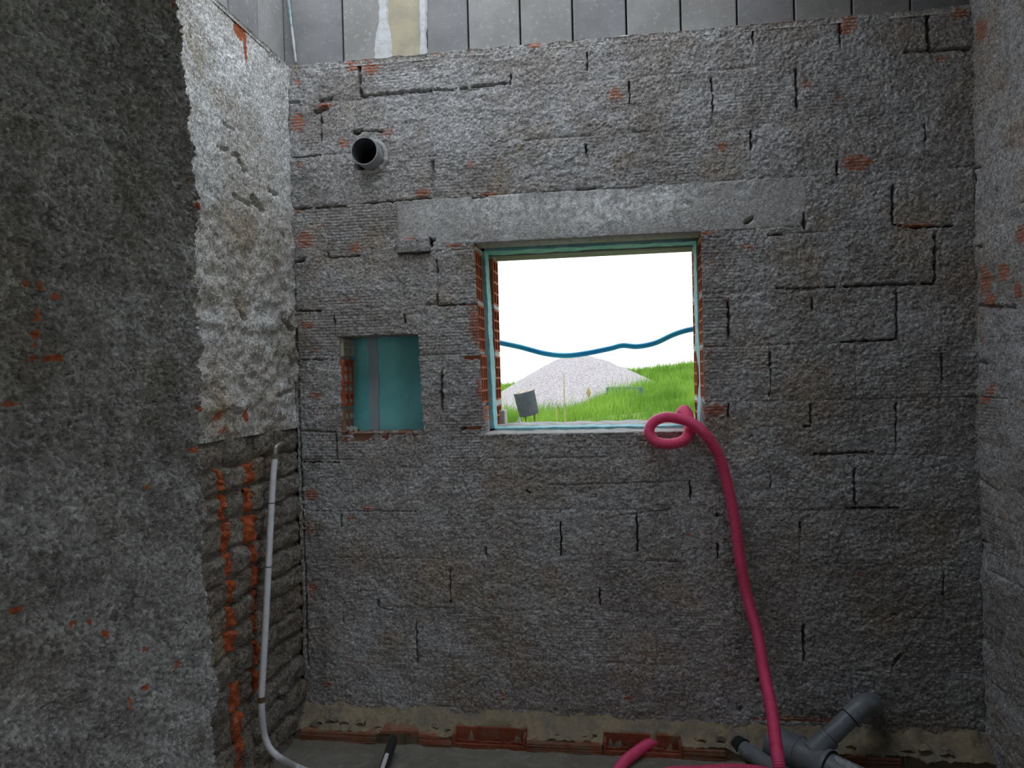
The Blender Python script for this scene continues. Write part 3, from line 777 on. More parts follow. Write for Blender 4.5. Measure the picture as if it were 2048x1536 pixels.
clayL = sumb([lblob(473, 60, 0.035, 0.035, 1.2), lblob(485, 95, 0.012, 0.07, 1.0), lblob(482, 830, 0.02, 0.03, 0.9), lblob(430, 830, 0.03, 0.03, 0.6), lblob(523, 575, 0.03, 0.05, 0.35), lblob(440, 860, 0.06, 0.03, 0.5), lblob(532, 378, 0.01, 0.02, 0.6)])
palL = lambda U, V: 0.95 * sstep(1.9, 2.5, V) * (0.7 + 0.6 * perlin(U * 6, V * 5, 71))
rough_sheet('plaster_coat', wall_left, 'plaster', np.arange(-0.95, 0.0301, 0.0055), np.arange(PZ0, TOPZ, 0.0055), f_left, h_left, 0.05, {'clay': clayL, 'pale': palL, 'comb': lambda U, V: 0 * U})
MB().box(XL - 0.2, XL - 0.040, -1.7, 0.36, FLOOR - 0.05, TOPZ - 0.004).build('wall_core', 'mortar', wall_left)
MB().box(XL - 0.045, XL + 0.004, 0.03, 0.14, FLOOR - 0.05, TOPZ - 0.004).build('corner_fill', 'mortar', wall_left)
rough_sheet('joint_mortar', wall_left, 'mortar', np.arange(-0.95, 0.03, 0.008), np.arange(FLOOR - 0.02, PZ0 + 0.02, 0.008), f_left, lambda U, V: -0.020 + 0.008 * fbm(U * 12, V * 12, 209, 3), 0.03)
rough_sheet('top_bed', wall_left, 'plaster', np.linspace(-1.0, 0.02, 120), np.linspace(XL - 0.06, XL + 0.014, 14), lambda U, V, H: np.stack([V, U, TOPZ - 0.006 + H], -1), lambda U, V: 0.003 + 0.005 * fbm(U * 18, V * 30, 72, 3), 0.015, {'pale': lambda U, V: 0.5 + 0 * U, 'clay': lambda U, V: 0.2 + 0 * U})


def lumpy_brick(name, parent, mat, u0, u1, v0, v1, base, proud, seed, fmap, rough=0.006, n=(22, 14), tilt=0.0, crisp=0.0):
    U, V = np.meshgrid(np.linspace(u0, u1, n[0]), np.linspace(v0, v1, n[1]), indexing='ij')
    a = (U - (u0 + u1) / 2) / ((u1 - u0) / 2); c = (V - (v0 + v1) / 2) / ((v1 - v0) / 2)
    rim = np.clip(1 - np.abs(a) ** 9, 0, 1) * np.clip(1 - np.abs(c) ** 6, 0, 1)
    H = base + proud * rim ** 0.5 + rough * fbm(U * 26, V * 26, seed, 3) * (0.3 + rim) + 0.0025 * perlin(U * 90, V * 90, seed + 2) + tilt * c
    if crisp: H = H + crisp * (np.floor(2.5 * fbm(U * 34, V * 30, seed + 9, 2)) / 2.5 - 0.6 * np.abs(perlin(U * 60, V * 45, seed + 11)))
    U2 = U + 0.010 * fbm(U * 15, V * 15, 205, 2); V2 = V + 0.013 * fbm(U * 7, V * 7, 207, 3)
    me_v = np.concatenate([fmap(U2, V2, H).reshape(-1, 3), fmap(U2, V2, np.full_like(H, base - 0.03)).reshape(-1, 3)])
    N = U.size; idx = np.arange(N).reshape(U.shape); I, J = np.indices((n[0] - 1, n[1] - 1)); I = I.ravel(); J = J.ravel()
    F = [np.stack([idx[I, J], idx[I + 1, J], idx[I + 1, J + 1], idx[I, J + 1]], 1)]
    for e in (idx[0, :], idx[-1, ::-1], idx[::-1, 0], idx[:, -1]): F.append(np.stack([e[:-1], e[1:], e[1:] + N, e[:-1] + N], 1)[:, ::-1])
    at_ = {'clay': np.full(2 * N, 0.0), 'pale': np.full(2 * N, random.uniform(0, 0.35)), 'comb': np.zeros(2 * N)}
    o = link(name, mesh_np(name, me_v, np.concatenate(F), at_), mat, parent, True); recentre(o)
    return o


ch1 = [X(*q, XL) for q in [(443, 905), (441, 970), (455, 1085), (463, 1170), (465, 1285), (475, 1400), (482, 1510)]]
ch2 = [X(*q, XL) for q in [(502, 890), (500, 945), (500, 990), (502, 1045), (509, 1140), (513, 1180), (512, 1300), (510, 1500)]]
cy = lambda ch, z: float(np.interp(z, [q.z for q in ch][::-1], [q.y for q in ch][::-1]))
z = PZ0 + 0.004; r = 0
rr_ = random.Random(5)
while z > FLOOR + 0.02:
    hgt = rr_.uniform(0.088, 0.106); z0 = z - hgt
    a1, a2 = cy(ch1, z - 0.05), cy(ch2, z - 0.05)
    w1, w2 = rr_.uniform(0.035, 0.065), rr_.uniform(0.05, 0.085) * (1 if z > 0.75 else 0.6)
    cuts = [-0.95 + 0.1 * (r % 2), -0.78 + 0.1 * (r % 2) * 0.3, a1 - w1 / 2, a1 + w1 / 2, a2 - w2 / 2, a2 + w2 / 2, (a2 + w2 / 2) * 0.5 + (0.05 if r % 2 else -0.04), 0.02]
    for k in range(len(cuts) - 1):
        u0, u1 = cuts[k], cuts[k + 1]
        if u1 - u0 < 0.02: continue
        orange = k in (2, 4)
        if orange and ((k == 4 and z < 0.35) or rr_.random() < (0.06 if k == 4 else 0.2)):
            lumpy_brick('broken_brick', wall_left, 'rubble', u0, u1, z0 + 0.004, z - 0.004, -0.03, 0.018, r * 10 + k, f_left)
            continue
        if orange:
            lumpy_brick('broken_brick', wall_left, 'clay_cut', u0, u1, z0 + 0.006, z - 0.004, -0.020, rr_.uniform(0.012, 0.028), r * 10 + k, f_left, 0.008, (24, 26), crisp=0.012)
        else:
            lumpy_brick('wall_brick', wall_left, 'rubble', u0 + 0.002, u1 - 0.002, z0 + rr_.uniform(0.001, 0.010), z - rr_.uniform(-0.002, 0.006), -0.024, rr_.uniform(0.018, 0.036), r * 10 + k, f_left, 0.009, tilt=rr_.uniform(-0.004, 0.004))
    z = z0; r += 1

# ---- near left wall: coarse dark parge, ends just in front of the recess
wall_near_left = empty('wall_near_left'); struct(wall_near_left, 'dark coarse parged wall standing close on the left')
NX = -0.82
EDGE = [X(*q, NX) for q in [(352, 0), (368, 100), (384, 300), (397, 450), (396, 600), (404, 800), (406, 1000), (412, 1150), (424, 1300), (428, 1536)]]
edge_y = lambda v: np.interp(v, [q.z for q in EDGE][::-1], [q.y for q in EDGE][::-1])
NEND = -1.64


def h_near(U, V):
    pb = pebbles(U * 85, V * 85, 1) * 0.5 + pebbles(U * 150, V * 150, 2) * 0.4
    h = (0.009 * fbm(U * 4, V * 5, 81, 2) + 0.0105 * fbm(U * 19, V * 23, 82, 3) + 0.0180 * (pb - 0.4) * (0.7 + 0.6 * perlin(U * 14, V * 14, 83))
         + 0.0030 * fbm(U * 110, V * 110, 84, 2))
    end = NEND + 0.0 - U
    return h + 0.01 - 0.02 * np.exp(-(np.clip(end, 0, 1) / 0.015) ** 2)


f_near = lambda U, V, H: np.stack([NX + H, U, V], -1)


def warp_near(U, V):
    wgt = np.exp(-((U - NEND) / 0.08) ** 2)
    return U + wgt * (edge_y(V) - NEND + 0.012 * fbm(V * 14, U * 9, 85, 3) + 0.004 * perlin(V * 90, U * 60, 86)), V


NB = {'clay': [], 'pale': []}
for (px, py, ru, rv, am) in [(62, 570, .006, .010, 1), (35, 568, .006, .006, .9), (105, 594, .008, .006, .9), (62, 630, .008, .010, 1), (60, 668, .008, .008, 1), (50, 690, .006, .006, .8), (55, 718, .012, .004, .9), (105, 716, .016, .005, 1), (10, 808, .02, .004, .7), (392, 700, .006, .02, 1), (395, 772, .006, .01, .8), (390, 820, .01, .008, .8), (380, 900, .025, .006, 1), (283, 975, .01, .004, .9), (20, 1220, .008, .006, .9), (133, 1248, .006, .005, 1), (197, 1266, .006, .005, 1), (180, 1243, .004, .004, .9), (276, 1300, .008, .006, .7), (315, 1292, .006, .004, .6), (340, 1328, .014, .005, .8), (240, 1408, .006, .014, .9), (275, 1375, .008, .006, .7), (365, 362, .008, .008, .6), (372, 410, .012, .01, .7), (350, 12, .01, .03, .8), (300, 280, .01, .006, .3)]:
    a = X(px, py, NX); NB['clay'].append((a.y, a.z, ru, rv, am))
for (px, py, rr0, am) in [(240, 1000, .05, .5), (60, 1050, .06, .4), (300, 960, .04, .5), (350, 1000, .04, .5), (390, 1330, .03, .8), (380, 1420, .06, .5), (240, 640, .06, .25), (375, 660, .03, .5), (120, 1030, .08, .35), (330, 1480, .06, .45), (40, 1420, .06, .3), (190, 620, .07, .25)]:
    a = X(px, py, NX); NB['pale'].append((a.y, a.z, rr0, rr0 * 0.6, am))


def nseg(x0, y0, x1, y1, wd, dp):
    a = X(x0, y0, NX); b_ = X(x1, y1, NX); return (a.y, a.z, b_.y, b_.z, wd, dp)


NG = [(g[0], g[1], g[2], g[3], g[4] * 0.8, g[5] * 0.6) for g in [nseg(210, 800, 208, 985, .006, .012), (*nseg(165, 1490, 250, 1400, .006, .02),), nseg(250, 1400, 330, 1320, .004, .012), nseg(330, 1325, 400, 1300, .005, .016), nseg(255, 1455, 300, 1440, .006, .02), nseg(310, 920, 400, 885, .005, .014),
      nseg(0, 812, 60, 800, .004, .012), nseg(160, 1000, 300, 945, .004, .012), nseg(0, 1455, 60, 1420, .004, .012), nseg(50, 720, 130, 718, .005, .012), nseg(355, 560, 395, 565, .007, .02), nseg(370, 655, 395, 655, .005, .016), nseg(365, 395, 395, 410, .005, .018)]]
nz = [2.42, 2.21, 2.0, 1.79, 1.58, 1.37, 1.16, 0.95, 0.74, 0.53]
for i in range(len(nz) - 1):
    c0 = X(209, 890, NX).y
    cuts = [-2.60, c0 - 0.155 - 0.15, c0 - 0.155 + (0.155 if i % 2 == 1 else 0.03), NEND] if i % 2 else [-2.60, -2.15, c0 + 0.13 if False else -1.86, NEND]
    if i == 6: cuts = [-2.60, -2.2, c0, NEND]
    for k in range(len(cuts) - 1):
        if cuts[k + 1] - cuts[k] < 0.03: continue
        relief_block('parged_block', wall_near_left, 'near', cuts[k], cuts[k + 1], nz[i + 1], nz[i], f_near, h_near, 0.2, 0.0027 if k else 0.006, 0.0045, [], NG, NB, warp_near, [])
MB().box(NX - 0.5, NX - 0.03, -4.9, -1.72, FLOOR - 0.05, ROOF_Z).build('wall_core', 'plainwall', wall_near_left)
MB().box(NX - 0.5, NX, -1.75, NEND, 2.42, ROOF_Z, 0.004).build('wall_end', 'plainwall', wall_near_left)
MB().box(NX - 0.5, NX, -1.75, NEND, FLOOR - 0.05, 0.53, 0.004).build('wall_end', 'plainwall', wall_near_left)
MB().box(NX - 0.5, NX - 0.15, -1.75, -1.665, 0.53, 2.42).build('wall_end', 'plainwall', wall_near_left)
MB().box(NX - 0.04, NX, -4.9, -2.6, FLOOR - 0.05, ROOF_Z).build('wall_face', 'plainwall', wall_near_left)
MB().box(NX - 0.04, NX, -2.6, -1.75, 2.42, ROOF_Z).build('wall_face', 'plainwall', wall_near_left)
MB().box(NX - 0.04, NX, -2.6, -1.75, FLOOR - 0.05, 0.53).build('wall_face', 'plainwall', wall_near_left)

# ---- right wall
wall_right = empty('wall_right'); struct(wall_right, 'right side wall of parged blocks with striped orange clay patches')
XR = 1.296
f_right = lambda U, V, H: np.stack([XR - H, -U, V], -1)      # U = distance from the back wall
h_right = lambda U, V: (0.008 * fbm(U * 4, V * 5, 91, 2) + 0.0050 * fbm(U * 22, V * 26, 92, 3) + 0.0026 * perlin(U * 80, V * 100, 93) + 0.004
                        + 0.006 * perlin(U * 3, V * 8, 97) - 0.006 * (1 - sstep(0, 0.02, U)))
RB = {'clay': [], 'pale': []}
for (px, py, ru, rv, am) in [(1965, 60, .05, .05, .8), (1975, 560, .05, .06, .9), (2010, 545, .04, .04, .8), (1985, 600, .06, .03, .7), (2035, 580, .04, .04, .7), (1970, 680, .02, .02, .5), (1985, 780, .03, .03, .7), (1975, 800, .03, .02, .8), (2046, 470, .05, .05, .6), (2040, 285, .03, .03, .4), (1972, 150, .02, .06, .3)]:
    a = X(px, py, XR); RB['clay'].append((-a.y, a.z, ru, rv, am))
for (px, py, rr0, am) in [(2000, 460, .08, .45), (1975, 200, .06, .3), (2010, 950, .06, .5), (1990, 130, .08, .3), (2020, 760, .08, .3)]:
    a = X(px, py, XR); RB['pale'].append((-a.y, a.z, rr0, rr0, am))


def rseg(x0, y0, x1, y1, wd, dp):
    a = X(x0, y0, XR); b_ = X(x1, y1, XR); return (-a.y, a.z, -b_.y, b_.z, wd, dp)


RG = [rseg(1960, 612, 2030, 616, .006, .02), rseg(1962, 726, 1976, 727, .008, .03), rseg(1950, 336, 1962, 335, .006, .03), rseg(1962, 494, 1970, 494, .006, .03), rseg(1968, 1275, 1990, 1310, .008, .03), rseg(1960, 955, 1990, 985, .006, .015), rseg(1950, 30, 1953, 240, .004, .02), rseg(1964, 1080, 1975, 1085, .006, .02)]
rz = [3.144, 2.935] + ZL[:-1] + [FLOOR - 0.02]
for i in range(len(rz) - 1):
    cuts = [-0.01, 0.17, 0.48, 0.79, 0.95] if i % 2 else [-0.01, 0.32, 0.63, 0.95]
    for k in range(len(cuts) - 1):
        relief_block('hollow_block', wall_right, 'parge', cuts[k], cuts[k + 1], rz[i + 1], rz[i], f_right, h_right, 0.1, 0.0065, 0.006, [], RG, RB, None, [], proud=random.uniform(0, 0.002), comb=random.choice([0, 0.2, 0.5]))
LIGHT_GAP = (-3.35, -1.95, 2.30)      # unseen opening with a parapet, added and sized to light the walls
for (ya, yb, za, zb) in [(-4.9, LIGHT_GAP[0], FLOOR - 0.05, RIGHT_TOP), (LIGHT_GAP[1], 0.36, FLOOR - 0.05, RIGHT_TOP), (LIGHT_GAP[0], LIGHT_GAP[1], LIGHT_GAP[2], RIGHT_TOP), (LIGHT_GAP[0], LIGHT_GAP[1], FLOOR - 0.05, 0.55)]:
    MB().box(XR + 0.09, XR + 0.3, ya, yb, za, zb).build('wall_core', 'plainwall', wall_right)
    if yb < 0: MB().box(XR, XR + 0.1, ya, yb, za, zb).build('wall_face', 'plainwall', wall_right)
MB().box(XR, XR + 0.1, LIGHT_GAP[1], -0.95, FLOOR - 0.05, RIGHT_TOP).build('wall_face', 'plainwall', wall_right)
MB().box(XR, XR + 0.1, -0.95, 0.03, 3.144, RIGHT_TOP).build('wall_face', 'plainwall', wall_right)

# ---- floor, roof slab, wall behind the camera
fl = rough_sheet('floor', None, 'floor', np.linspace(-1.5, 1.5, 300), np.linspace(-1.2, 0.05, 130), lambda U, V, H: np.stack([U, V, FLOOR + H], -1), lambda U, V: 0.006 * fbm(U * 5, V * 5, 101, 3) + 0.003 * fbm(U * 30, V * 30, 102, 3), 0.1)
struct(fl, 'damp greenish grey concrete floor at the foot of the walls', 'floor')
f2 = MB().box(-1.5, 1.5, -4.9, -1.2, FLOOR - 0.1, FLOOR).build('floor', 'floor'); struct(f2, 'concrete floor under the viewpoint', 'floor')
cl = MB().box(-1.5, 1.6, -4.9, ROOF_EDGE, ROOF_Z, ROOF_Z + 0.2).box(ROOF_SIDE, 1.6, ROOF_EDGE, 0.3, ROOF_Z, ROOF_Z + 0.2).build('ceiling', 'slab'); struct(cl, 'unseen concrete slab over the near part, right arm added for shade', 'ceiling')  # right arm of the slab added to darken the right side
wf = MB().box(-1.5, 1.6, -5.0, -4.9, FLOOR - 0.1, ROOF_Z).build('wall_front', 'plainwall'); struct(wf, 'plain rough wall behind the viewpoint')

# ---- footing: ochre bedding and broken clay bricks along the foot of the back wall
FY = -0.105
cav = [(907, 1050), (1207, 1362)]
cavx = [(Y(a, 1470, FY).x, Y(b_, 1475, FY).x) for a, b_ in cav]


def h_bed(U, V):
    t = (V - FY) / (0 - FY)
    h = -0.03 + 0.062 * t ** 1.3 + 0.012 * fbm(U * 7, V * 8, 111, 3) + 0.009 * fbm(U * 30, V * 30, 112, 3)
    for a, b_ in cavx:
        inside = sstep(a - 0.004, a + 0.006, U) * (1 - sstep(b_ - 0.006, b_ + 0.004, U)) * (1 - sstep(0.5, 0.62, t + 0.15 * fbm(U * 14, V * 0, 113, 3)))
        h = h - inside * 0.08
    return h


rough_sheet('bedding_mortar', wall_back, 'ochre', np.linspace(WALL_X0, Y(1500, 1480, FY).x, 520), np.linspace(FY + 0.002, 0.012, 40), lambda U, V, H: np.stack([U, V, H], -1), h_bed, 0.12)
rough_sheet('bedding_mortar', wall_back, 'ochre', np.linspace(Y(1500, 1480, FY).x, WALL_X1, 200), np.linspace(FY + 0.004, 0.012, 30), lambda U, V, H: np.stack([U, V, H], -1), lambda U, V: h_bed(U, V) + 0.012 * fbm(U * 8, V * 8, 118, 2), 0.12)


def footing_brick(px0, px1, ztop, kind):
    x0, x1 = Y(px0, 1470, FY).x, Y(px1, 1475, FY).x
    m = MB(); g = 5
    if kind == 'whole':
        # ribbed front
        hz = (ztop - FLOOR + 0.01) / g
        for k in range(g):
            z0 = FLOOR - 0.01 + k * hz
            m.box(x0, x1, FY - 0.004 - 0.002 * (k % 2), -0.02, z0, z0 + hz * 0.72, 0.0012)
            m.box(x0, x1, FY, -0.02, z0 + hz * 0.72, z0 + hz, 0.0006)
        return m.build('footing_brick', 'clay_dusty', wall_back)
    t = 0.009
    m.box(x0, x1, FY, FY + t, FLOOR - 0.01, FLOOR + 0.016, 0.002)
    m.box(x0, x1, FY, -0.02, FLOOR - 0.01, FLOOR + 0.004, 0.001)
    m.box(x0, x1, -0.055, -0.045, FLOOR - 0.01, -0.008, 0.002)
    for xx in (x0, x1 - t): m.box(xx, xx + t, FY, -0.02, FLOOR - 0.01, ztop, 0.002)
    n = 9
    for k in range(n):        # ragged remains of the middle web
        xa = x0 + (x1 - x0) * k / n
        m.box(xa, xa + (x1 - x0) / n, FY + 0.028, FY + 0.036, FLOOR, FLOOR + 0.012 + 0.02 * abs(float(perlin(k * 0.6, x0 * 9, 3))), 0.001)
    return m.build('footing_brick', 'clay_dark', wall_back)


footing_brick(602, 752, -0.028, 'whole'); footing_brick(838, 903, -0.042, 'whole'); footing_brick(905, 1051, -0.02, 'open'); footing_brick(1053, 1203, -0.028, 'whole')
footing_brick(1206, 1363, -0.02, 'open'); footing_brick(1366, 1450, -0.03, 'whole'); footing_brick(1690, 1800, -0.03, 'whole')
# split brick flakes between the first two
for (px, py, L, tl) in [(800, 1462, 0.16, 0.05), (850, 1466, 0.12, -0.08)]:
    q = Y(px, py, FY + 0.01); m = MB()
    vs = [(q.x - L / 2, q.y - 0.01, q.z - 0.012), (q.x + L / 2, q.y - 0.012, q.z - 0.010 + tl * L), (q.x + L / 2 - 0.03, q.y + 0.04, q.z + tl * L), (q.x - L / 2 + 0.01, q.y + 0.045, q.z)]
    m.add(vs + [(a, b_, c_ + 0.012) for a, b_, c_ in vs], [(3, 2, 1, 0), (4, 5, 6, 7), (0, 1, 5, 4), (1, 2, 6, 5), (2, 3, 7, 6), (3, 0, 4, 7)])
    m.build('brick_flake', 'clay_dusty', wall_back)

lr = random.Random(21)
for (px, py, sz) in [(1175, 1462, .022), (1190, 1455, .014), (690, 1432, .02), (640, 1440, .016), (760, 1448, .018), (870, 1452, .016), (980, 1446, .018), (1110, 1448, .016), (1330, 1462, .018), (1400, 1455, .02), (1640, 1440, .018), (1700, 1462, .016), (1810, 1452, .026), (1850, 1470, .022), (1890, 1450, .024), (900, 1425, .02), (720, 1415, .018), (1260, 1440, .02), (1440, 1448, .018), (630, 1405, .026), (665, 1412, .02)]:
    t = Y(px, py, -0.06); V0, U0 = t.y, t.x; zb = float(h_bed(np.array([U0]), np.array([V0]))[0])
    rough_sheet('mortar_lump', wall_back, 'ochre' if lr.random() < .7 else 'rubble', np.linspace(U0 - sz, U0 + sz, 12), np.linspace(V0 - sz * .8, V0 + sz * .8, 12), lambda U, V, H: np.stack([U + 0.006 * perlin(U * 60, V * 60, px), V, zb + H], -1),
                lambda U, V: sz * np.clip(1.05 - ((U - U0) / sz) ** 2 - ((V - V0) / (sz * .8)) ** 2, -0.4, 1) * 0.55 + 0.003 * fbm(U * 50, V * 50, px % 50, 3), 0.02)

# ------------------------------------------------------------------ things
# vent pipe stub
c0 = Y(732, 299, -0.10); c1 = Y(742, 301, 0.0)
vent = empty('vent_pipe', (c1.x, 0, c0.z)); tag(vent, 'grey plastic pipe stub sticking out high on the block wall', 'pipe')
R_, n = 0.056, 40
m = MB(); m.tube([(c1.x, 0.12, c0.z + 0.0), (c1.x, -0.085, c0.z)], R_, n, False)
pw = m.build('pipe_wall', 'pvc_vent', vent, True)
MB().tube([(c1.x, -0.085, c0.z), (c1.x, 0.12, c0.z)], R_ - 0.004, n, False).build('pipe_bore', 'pvc_in', vent, True)
m = MB(); vs = []; fs = []
for k in range(n):
    a = 2 * math.pi * k / n
    for rr0 in (R_, R_ - 0.004): vs.append((c1.x + rr0 * math.cos(a), -0.0855, c0.z + rr0 * math.sin(a)))
for k in range(n): fs.append((2 * k, 2 * k + 1, (2 * k + 3) % (2 * n), (2 * k + 2) % (2 * n)))
m.add(vs, fs).build('pipe_rim', 'pvc_vent', pw)
MB().tube([(c1.x, 0.118, c0.z), (c1.x, 0.124, c0.z)], R_ - 0.003, n).build('bore_dark_cap', 'seal', vent)  # near-black cap stands in for the shade deep in the bore


# mortar packed round the right side of the vent
arc = [(c1.x + 0.064 * math.cos(t), -0.002, c0.z + 0.064 * math.sin(t)) for t in np.linspace(-1.9, 1.7, 40)]
MB().tube([Vector(q) for q in arc], [0.011 + 0.004 * float(perlin(i * 0.5, 3, 2)) for i in range(40)], 10).build('mortar_collar', 'splash', wall_back, True)

# pink corrugated hose
hp = []
for (px, py, yy) in [(1357, 868, 0.50), (1357, 850, 0.36), (1360, 829, 0.24), (1368, 820, 0.17), (1375, 827, 0.11), (1379, 845, 0.05), (1378, 864, -0.015), (1367, 881, -0.045), (1340, 888, -0.055),
                     (1311, 883, -0.055), (1298, 864, -0.045), (1306, 845, -0.035), (1328, 835, -0.03), (1356, 837, -0.035), (1384, 846, -0.06), (1408, 866, -0.07), (1428, 893, -0.06), (1441, 920, -0.05), (1456, 975, -0.045), (1470, 1045, -0.045), (1480, 1120, -0.05),
                     (1496, 1200, -0.06), (1514, 1265, -0.10), (1527, 1340, -0.17), (1543, 1420, -0.29), (1552, 1490, -0.40), (1559, 1540, -0.46)]:
    q = Y(px, py, yy); hp.append((q.x, q.y, q.z))
for (px, py, zz) in [(1566, 1600, -0.045), (1530, 1670, -0.048), (1400, 1680, -0.048), (1305, 1610, -0.048), (1322, 1552, -0.048), (1400, 1543, -0.048), (1500, 1541, -0.048), (1590, 1570, -0.03),
                     (1600, 1660, 0.0), (1480, 1730, -0.015), (1280, 1720, -0.045), (1205, 1620, -0.046), (1238, 1538, -0.046), (1272, 1505, -0.046), (1305, 1484, -0.040), (1340, 1474, -0.030)]:
    q = Z(px, py, zz); hp.append((q.x, q.y, q.z))
pts = spline(hp, 0.00125)
rad = [0.0205 + 0.0010 * math.copysign(abs(math.cos(2 * math.pi * i / 4)) ** 0.5, math.cos(2 * math.pi * i / 4)) if i % 2 == 0 else 0.0205 for i in range(len(pts))]
hz_ = MB().tube(pts, rad, 14).build('corrugated_hose', 'hose', None, False)
hz_.data.polygons.foreach_set('use_smooth', [True] * len(hz_.data.polygons))
tag(hz_, 'pink red corrugated hose looped over the sill and trailing down the wall', 'hose')

# white water pipe with metal elbow
wp = empty('water_pipe', (X(527, 1478, -1.3).x, X(527, 1478, -1.3).y, FLOOR)); tag(wp, 'thin white water pipe with metal elbow against the brick side wall', 'pipe')
wpts = [X(px, py, -1.312) for px, py in [(550, 914), (546, 960), (541, 1050), (536, 1150), (531, 1250), (526, 1340), (523, 1390), (524, 1430), (529, 1470)]]
wpts += [X(540, 1497, -1.29), X(560, 1516, -1.25), Z(590, 1532, FLOOR + 0.018), Z(625, 1545, FLOOR + 0.016), Z(700, 1560, FLOOR + 0.016)]
wpts = [tuple(q) for q in wpts]
sp_ = spline(wpts, 0.01)
wpp = MB().tube(sp_, 0.0118, 14).build('pipe', 'white_pipe', wp, True)
top = Vector(wpts[0])
MB().tube([top + Vector((0, 0, -0.006)), top + Vector((0, 0, 0.012))], 0.0165, 6).build('hex_nut', 'brass', wp, bevel=0.001)
MB().tube([top + Vector((0, 0, 0.010)), top + Vector((0, 0, 0.020))], 0.012, 14).build('collar', 'brass', wp, True)
elb = MB().tube(spline([tuple(top + Vector(d)) for d in [(0, 0, 0.018), (0.001, 0.004, 0.032), (0.006, 0.025, 0.042), (0.012, 0.055, 0.045)]], 0.003), 0.0125, 14).build('elbow', 'brass', wp, True)
e = top + Vector((0.012, 0.055, 0.045))
MB().tube([e + Vector((0, -0.006, 0)), e + Vector((0.003, 0.018, 0.001))], 0.0185, 14).build('elbow_socket', 'brass', elb, True)
for (py, l) in [(1395, 0.02), (1140, 0.006), (1010, 0.005)]:
    k = min(range(len(sp_)), key=lambda i: abs(sp_[i].z - X(528, py, -1.312).z))
    MB().tube([sp_[k] + Vector((0, 0, l / 2)), sp_[k] - Vector((0, 0, l / 2))], 0.0124, 14).build('grime_band', 'rust' if l > .01 else 'pvc', wpp, True)

# black rod with white window at the floor
a = Z(787, 1478, FLOOR + 0.055); b_ = Z(760, 1560, FLOOR + 0.014)
pen = empty('marker_tube', tuple(b_)); tag(pen, 'black plastic tube with white inset leaning on the broken footing brick', 'tube')
MB().tube([b_, b_ + (a - b_) * 0.96, a], [0.018, 0.018, 0.015], 14).build('tube_body', 'black', pen, True)
ax = (a - b_).normalized(); side = Vector((0, -0.45, 1)); side = (side - ax * side.dot(ax)).normalized()
s0 = b_ + ax * 0.0 + side * 0.012; s1 = b_ + ax * (a - b_).length * 0.52 + side * 0.012
MB().tube(spline([tuple(s0), tuple((s0 + s1) / 2), tuple(s1)], 0.006), 0.0095, 12).build('white_inset', 'white_pipe', pen, True)
MB().tube([a + Vector((0, 0, 0)), Vector(Y(776, 1446, FY + 0.02))], 0.0012, 6).build('wire_tail', 'brass', pen)

# drain assembly
DZ = -0.005
d0 = Z(1545, 1483, DZ); d1 = Z(1725, 1570, DZ - 0.02)
dr = empty('drain_pipe', (d0.x, d0.y, FLOOR)); tag(dr, 'thick grey plastic drain with branch and elbow lying in the corner', 'drain pipe')
axd = (d1 - d0)
f_ = lambda t: d0 + axd * t
sck = MB().tube([f_(0.0), f_(0.33)], 0.063, 30).build('socket', 'pvc', dr, True)
MB().tube([f_(0.33), f_(0.36), f_(0.60), f_(0.62)], [0.063, 0.058, 0.058, 0.063], 30).build('branch_body', 'pvc', dr, True)
MB().tube([f_(0.30), f_(0.325)], 0.0655, 30).build('socket_ring', 'pvc', sck, True)
MB().tube([f_(0.62), f_(0.66)], 0.0655, 30).build('socket_ring', 'pvc', dr, True)
MB().tube([f_(0.655), f_(0.665)], 0.0645, 30).build('seal_ring', 'seal', dr, True)
MB().tube([f_(0.66), f_(1.8)], 0.055, 30).build('main_pipe', 'pvc', dr, True)
rough_sheet('mortar_splash', dr, 'splash', np.linspace(0, 1, 26), np.linspace(-1, 1, 16), lambda U, V, H: np.stack([(d0.x + axd.x * (0.69 + U * 0.3)) + 0 * V, (d0.y + axd.y * (0.69 + U * 0.3)) - 0.02 + V * 0.03, (d0.z + axd.z * (0.69 + U * 0.3)) + np.sqrt(np.clip(0.057 ** 2 - (V * 0.03 - 0.02) ** 2, 0, 1)) + H], -1),
            lambda U, V: 0.005 * (fbm(U * 5, V * 2, 121, 3) + 0.6 - 1.3 * (np.abs(V) ** 2 + np.abs(2 * U - 1) ** 4)), 0.012)
b0 = f_(0.47) + Vector((0, 0, 0.03)); b3 = Y(1722, 1414, -0.13)
bd = (b3 - b0)
g_ = lambda t: b0 + bd * t
bsk = MB().tube([g_(0.0), g_(0.34)], 0.039, 26).build('branch_socket', 'pvc', dr, True)
MB().tube([g_(0.28), g_(0.335)], 0.0412, 26).build('socket_ring', 'pvc', bsk, True)
MB().tube([g_(0.33), g_(0.345)], 0.0400, 26).build('seal_ring', 'seal', bsk, True)
MB().tube([g_(0.34), g_(0.80)], 0.0335, 26).build('branch_pipe', 'pvc', dr, True)
MB().tube([g_(0.765), g_(0.785)], 0.0375, 26).build('seal_ring', 'seal', dr, True)
MB().tube([g_(0.78), g_(0.84)], 0.0392, 26).build('socket_ring', 'pvc', dr, True)
e1 = g_(1.0)
epts = [tuple(g_(0.83)), tuple(g_(0.95)), tuple(e1 + Vector((0.025, 0.016, 0.006))), tuple(e1 + Vector((0.055, 0.05, -0.012))), tuple(e1 + Vector((0.066, 0.115, -0.03)))]
MB().tube(spline(epts, 0.006), 0.0372, 26).build('elbow', 'pvc', dr, True)
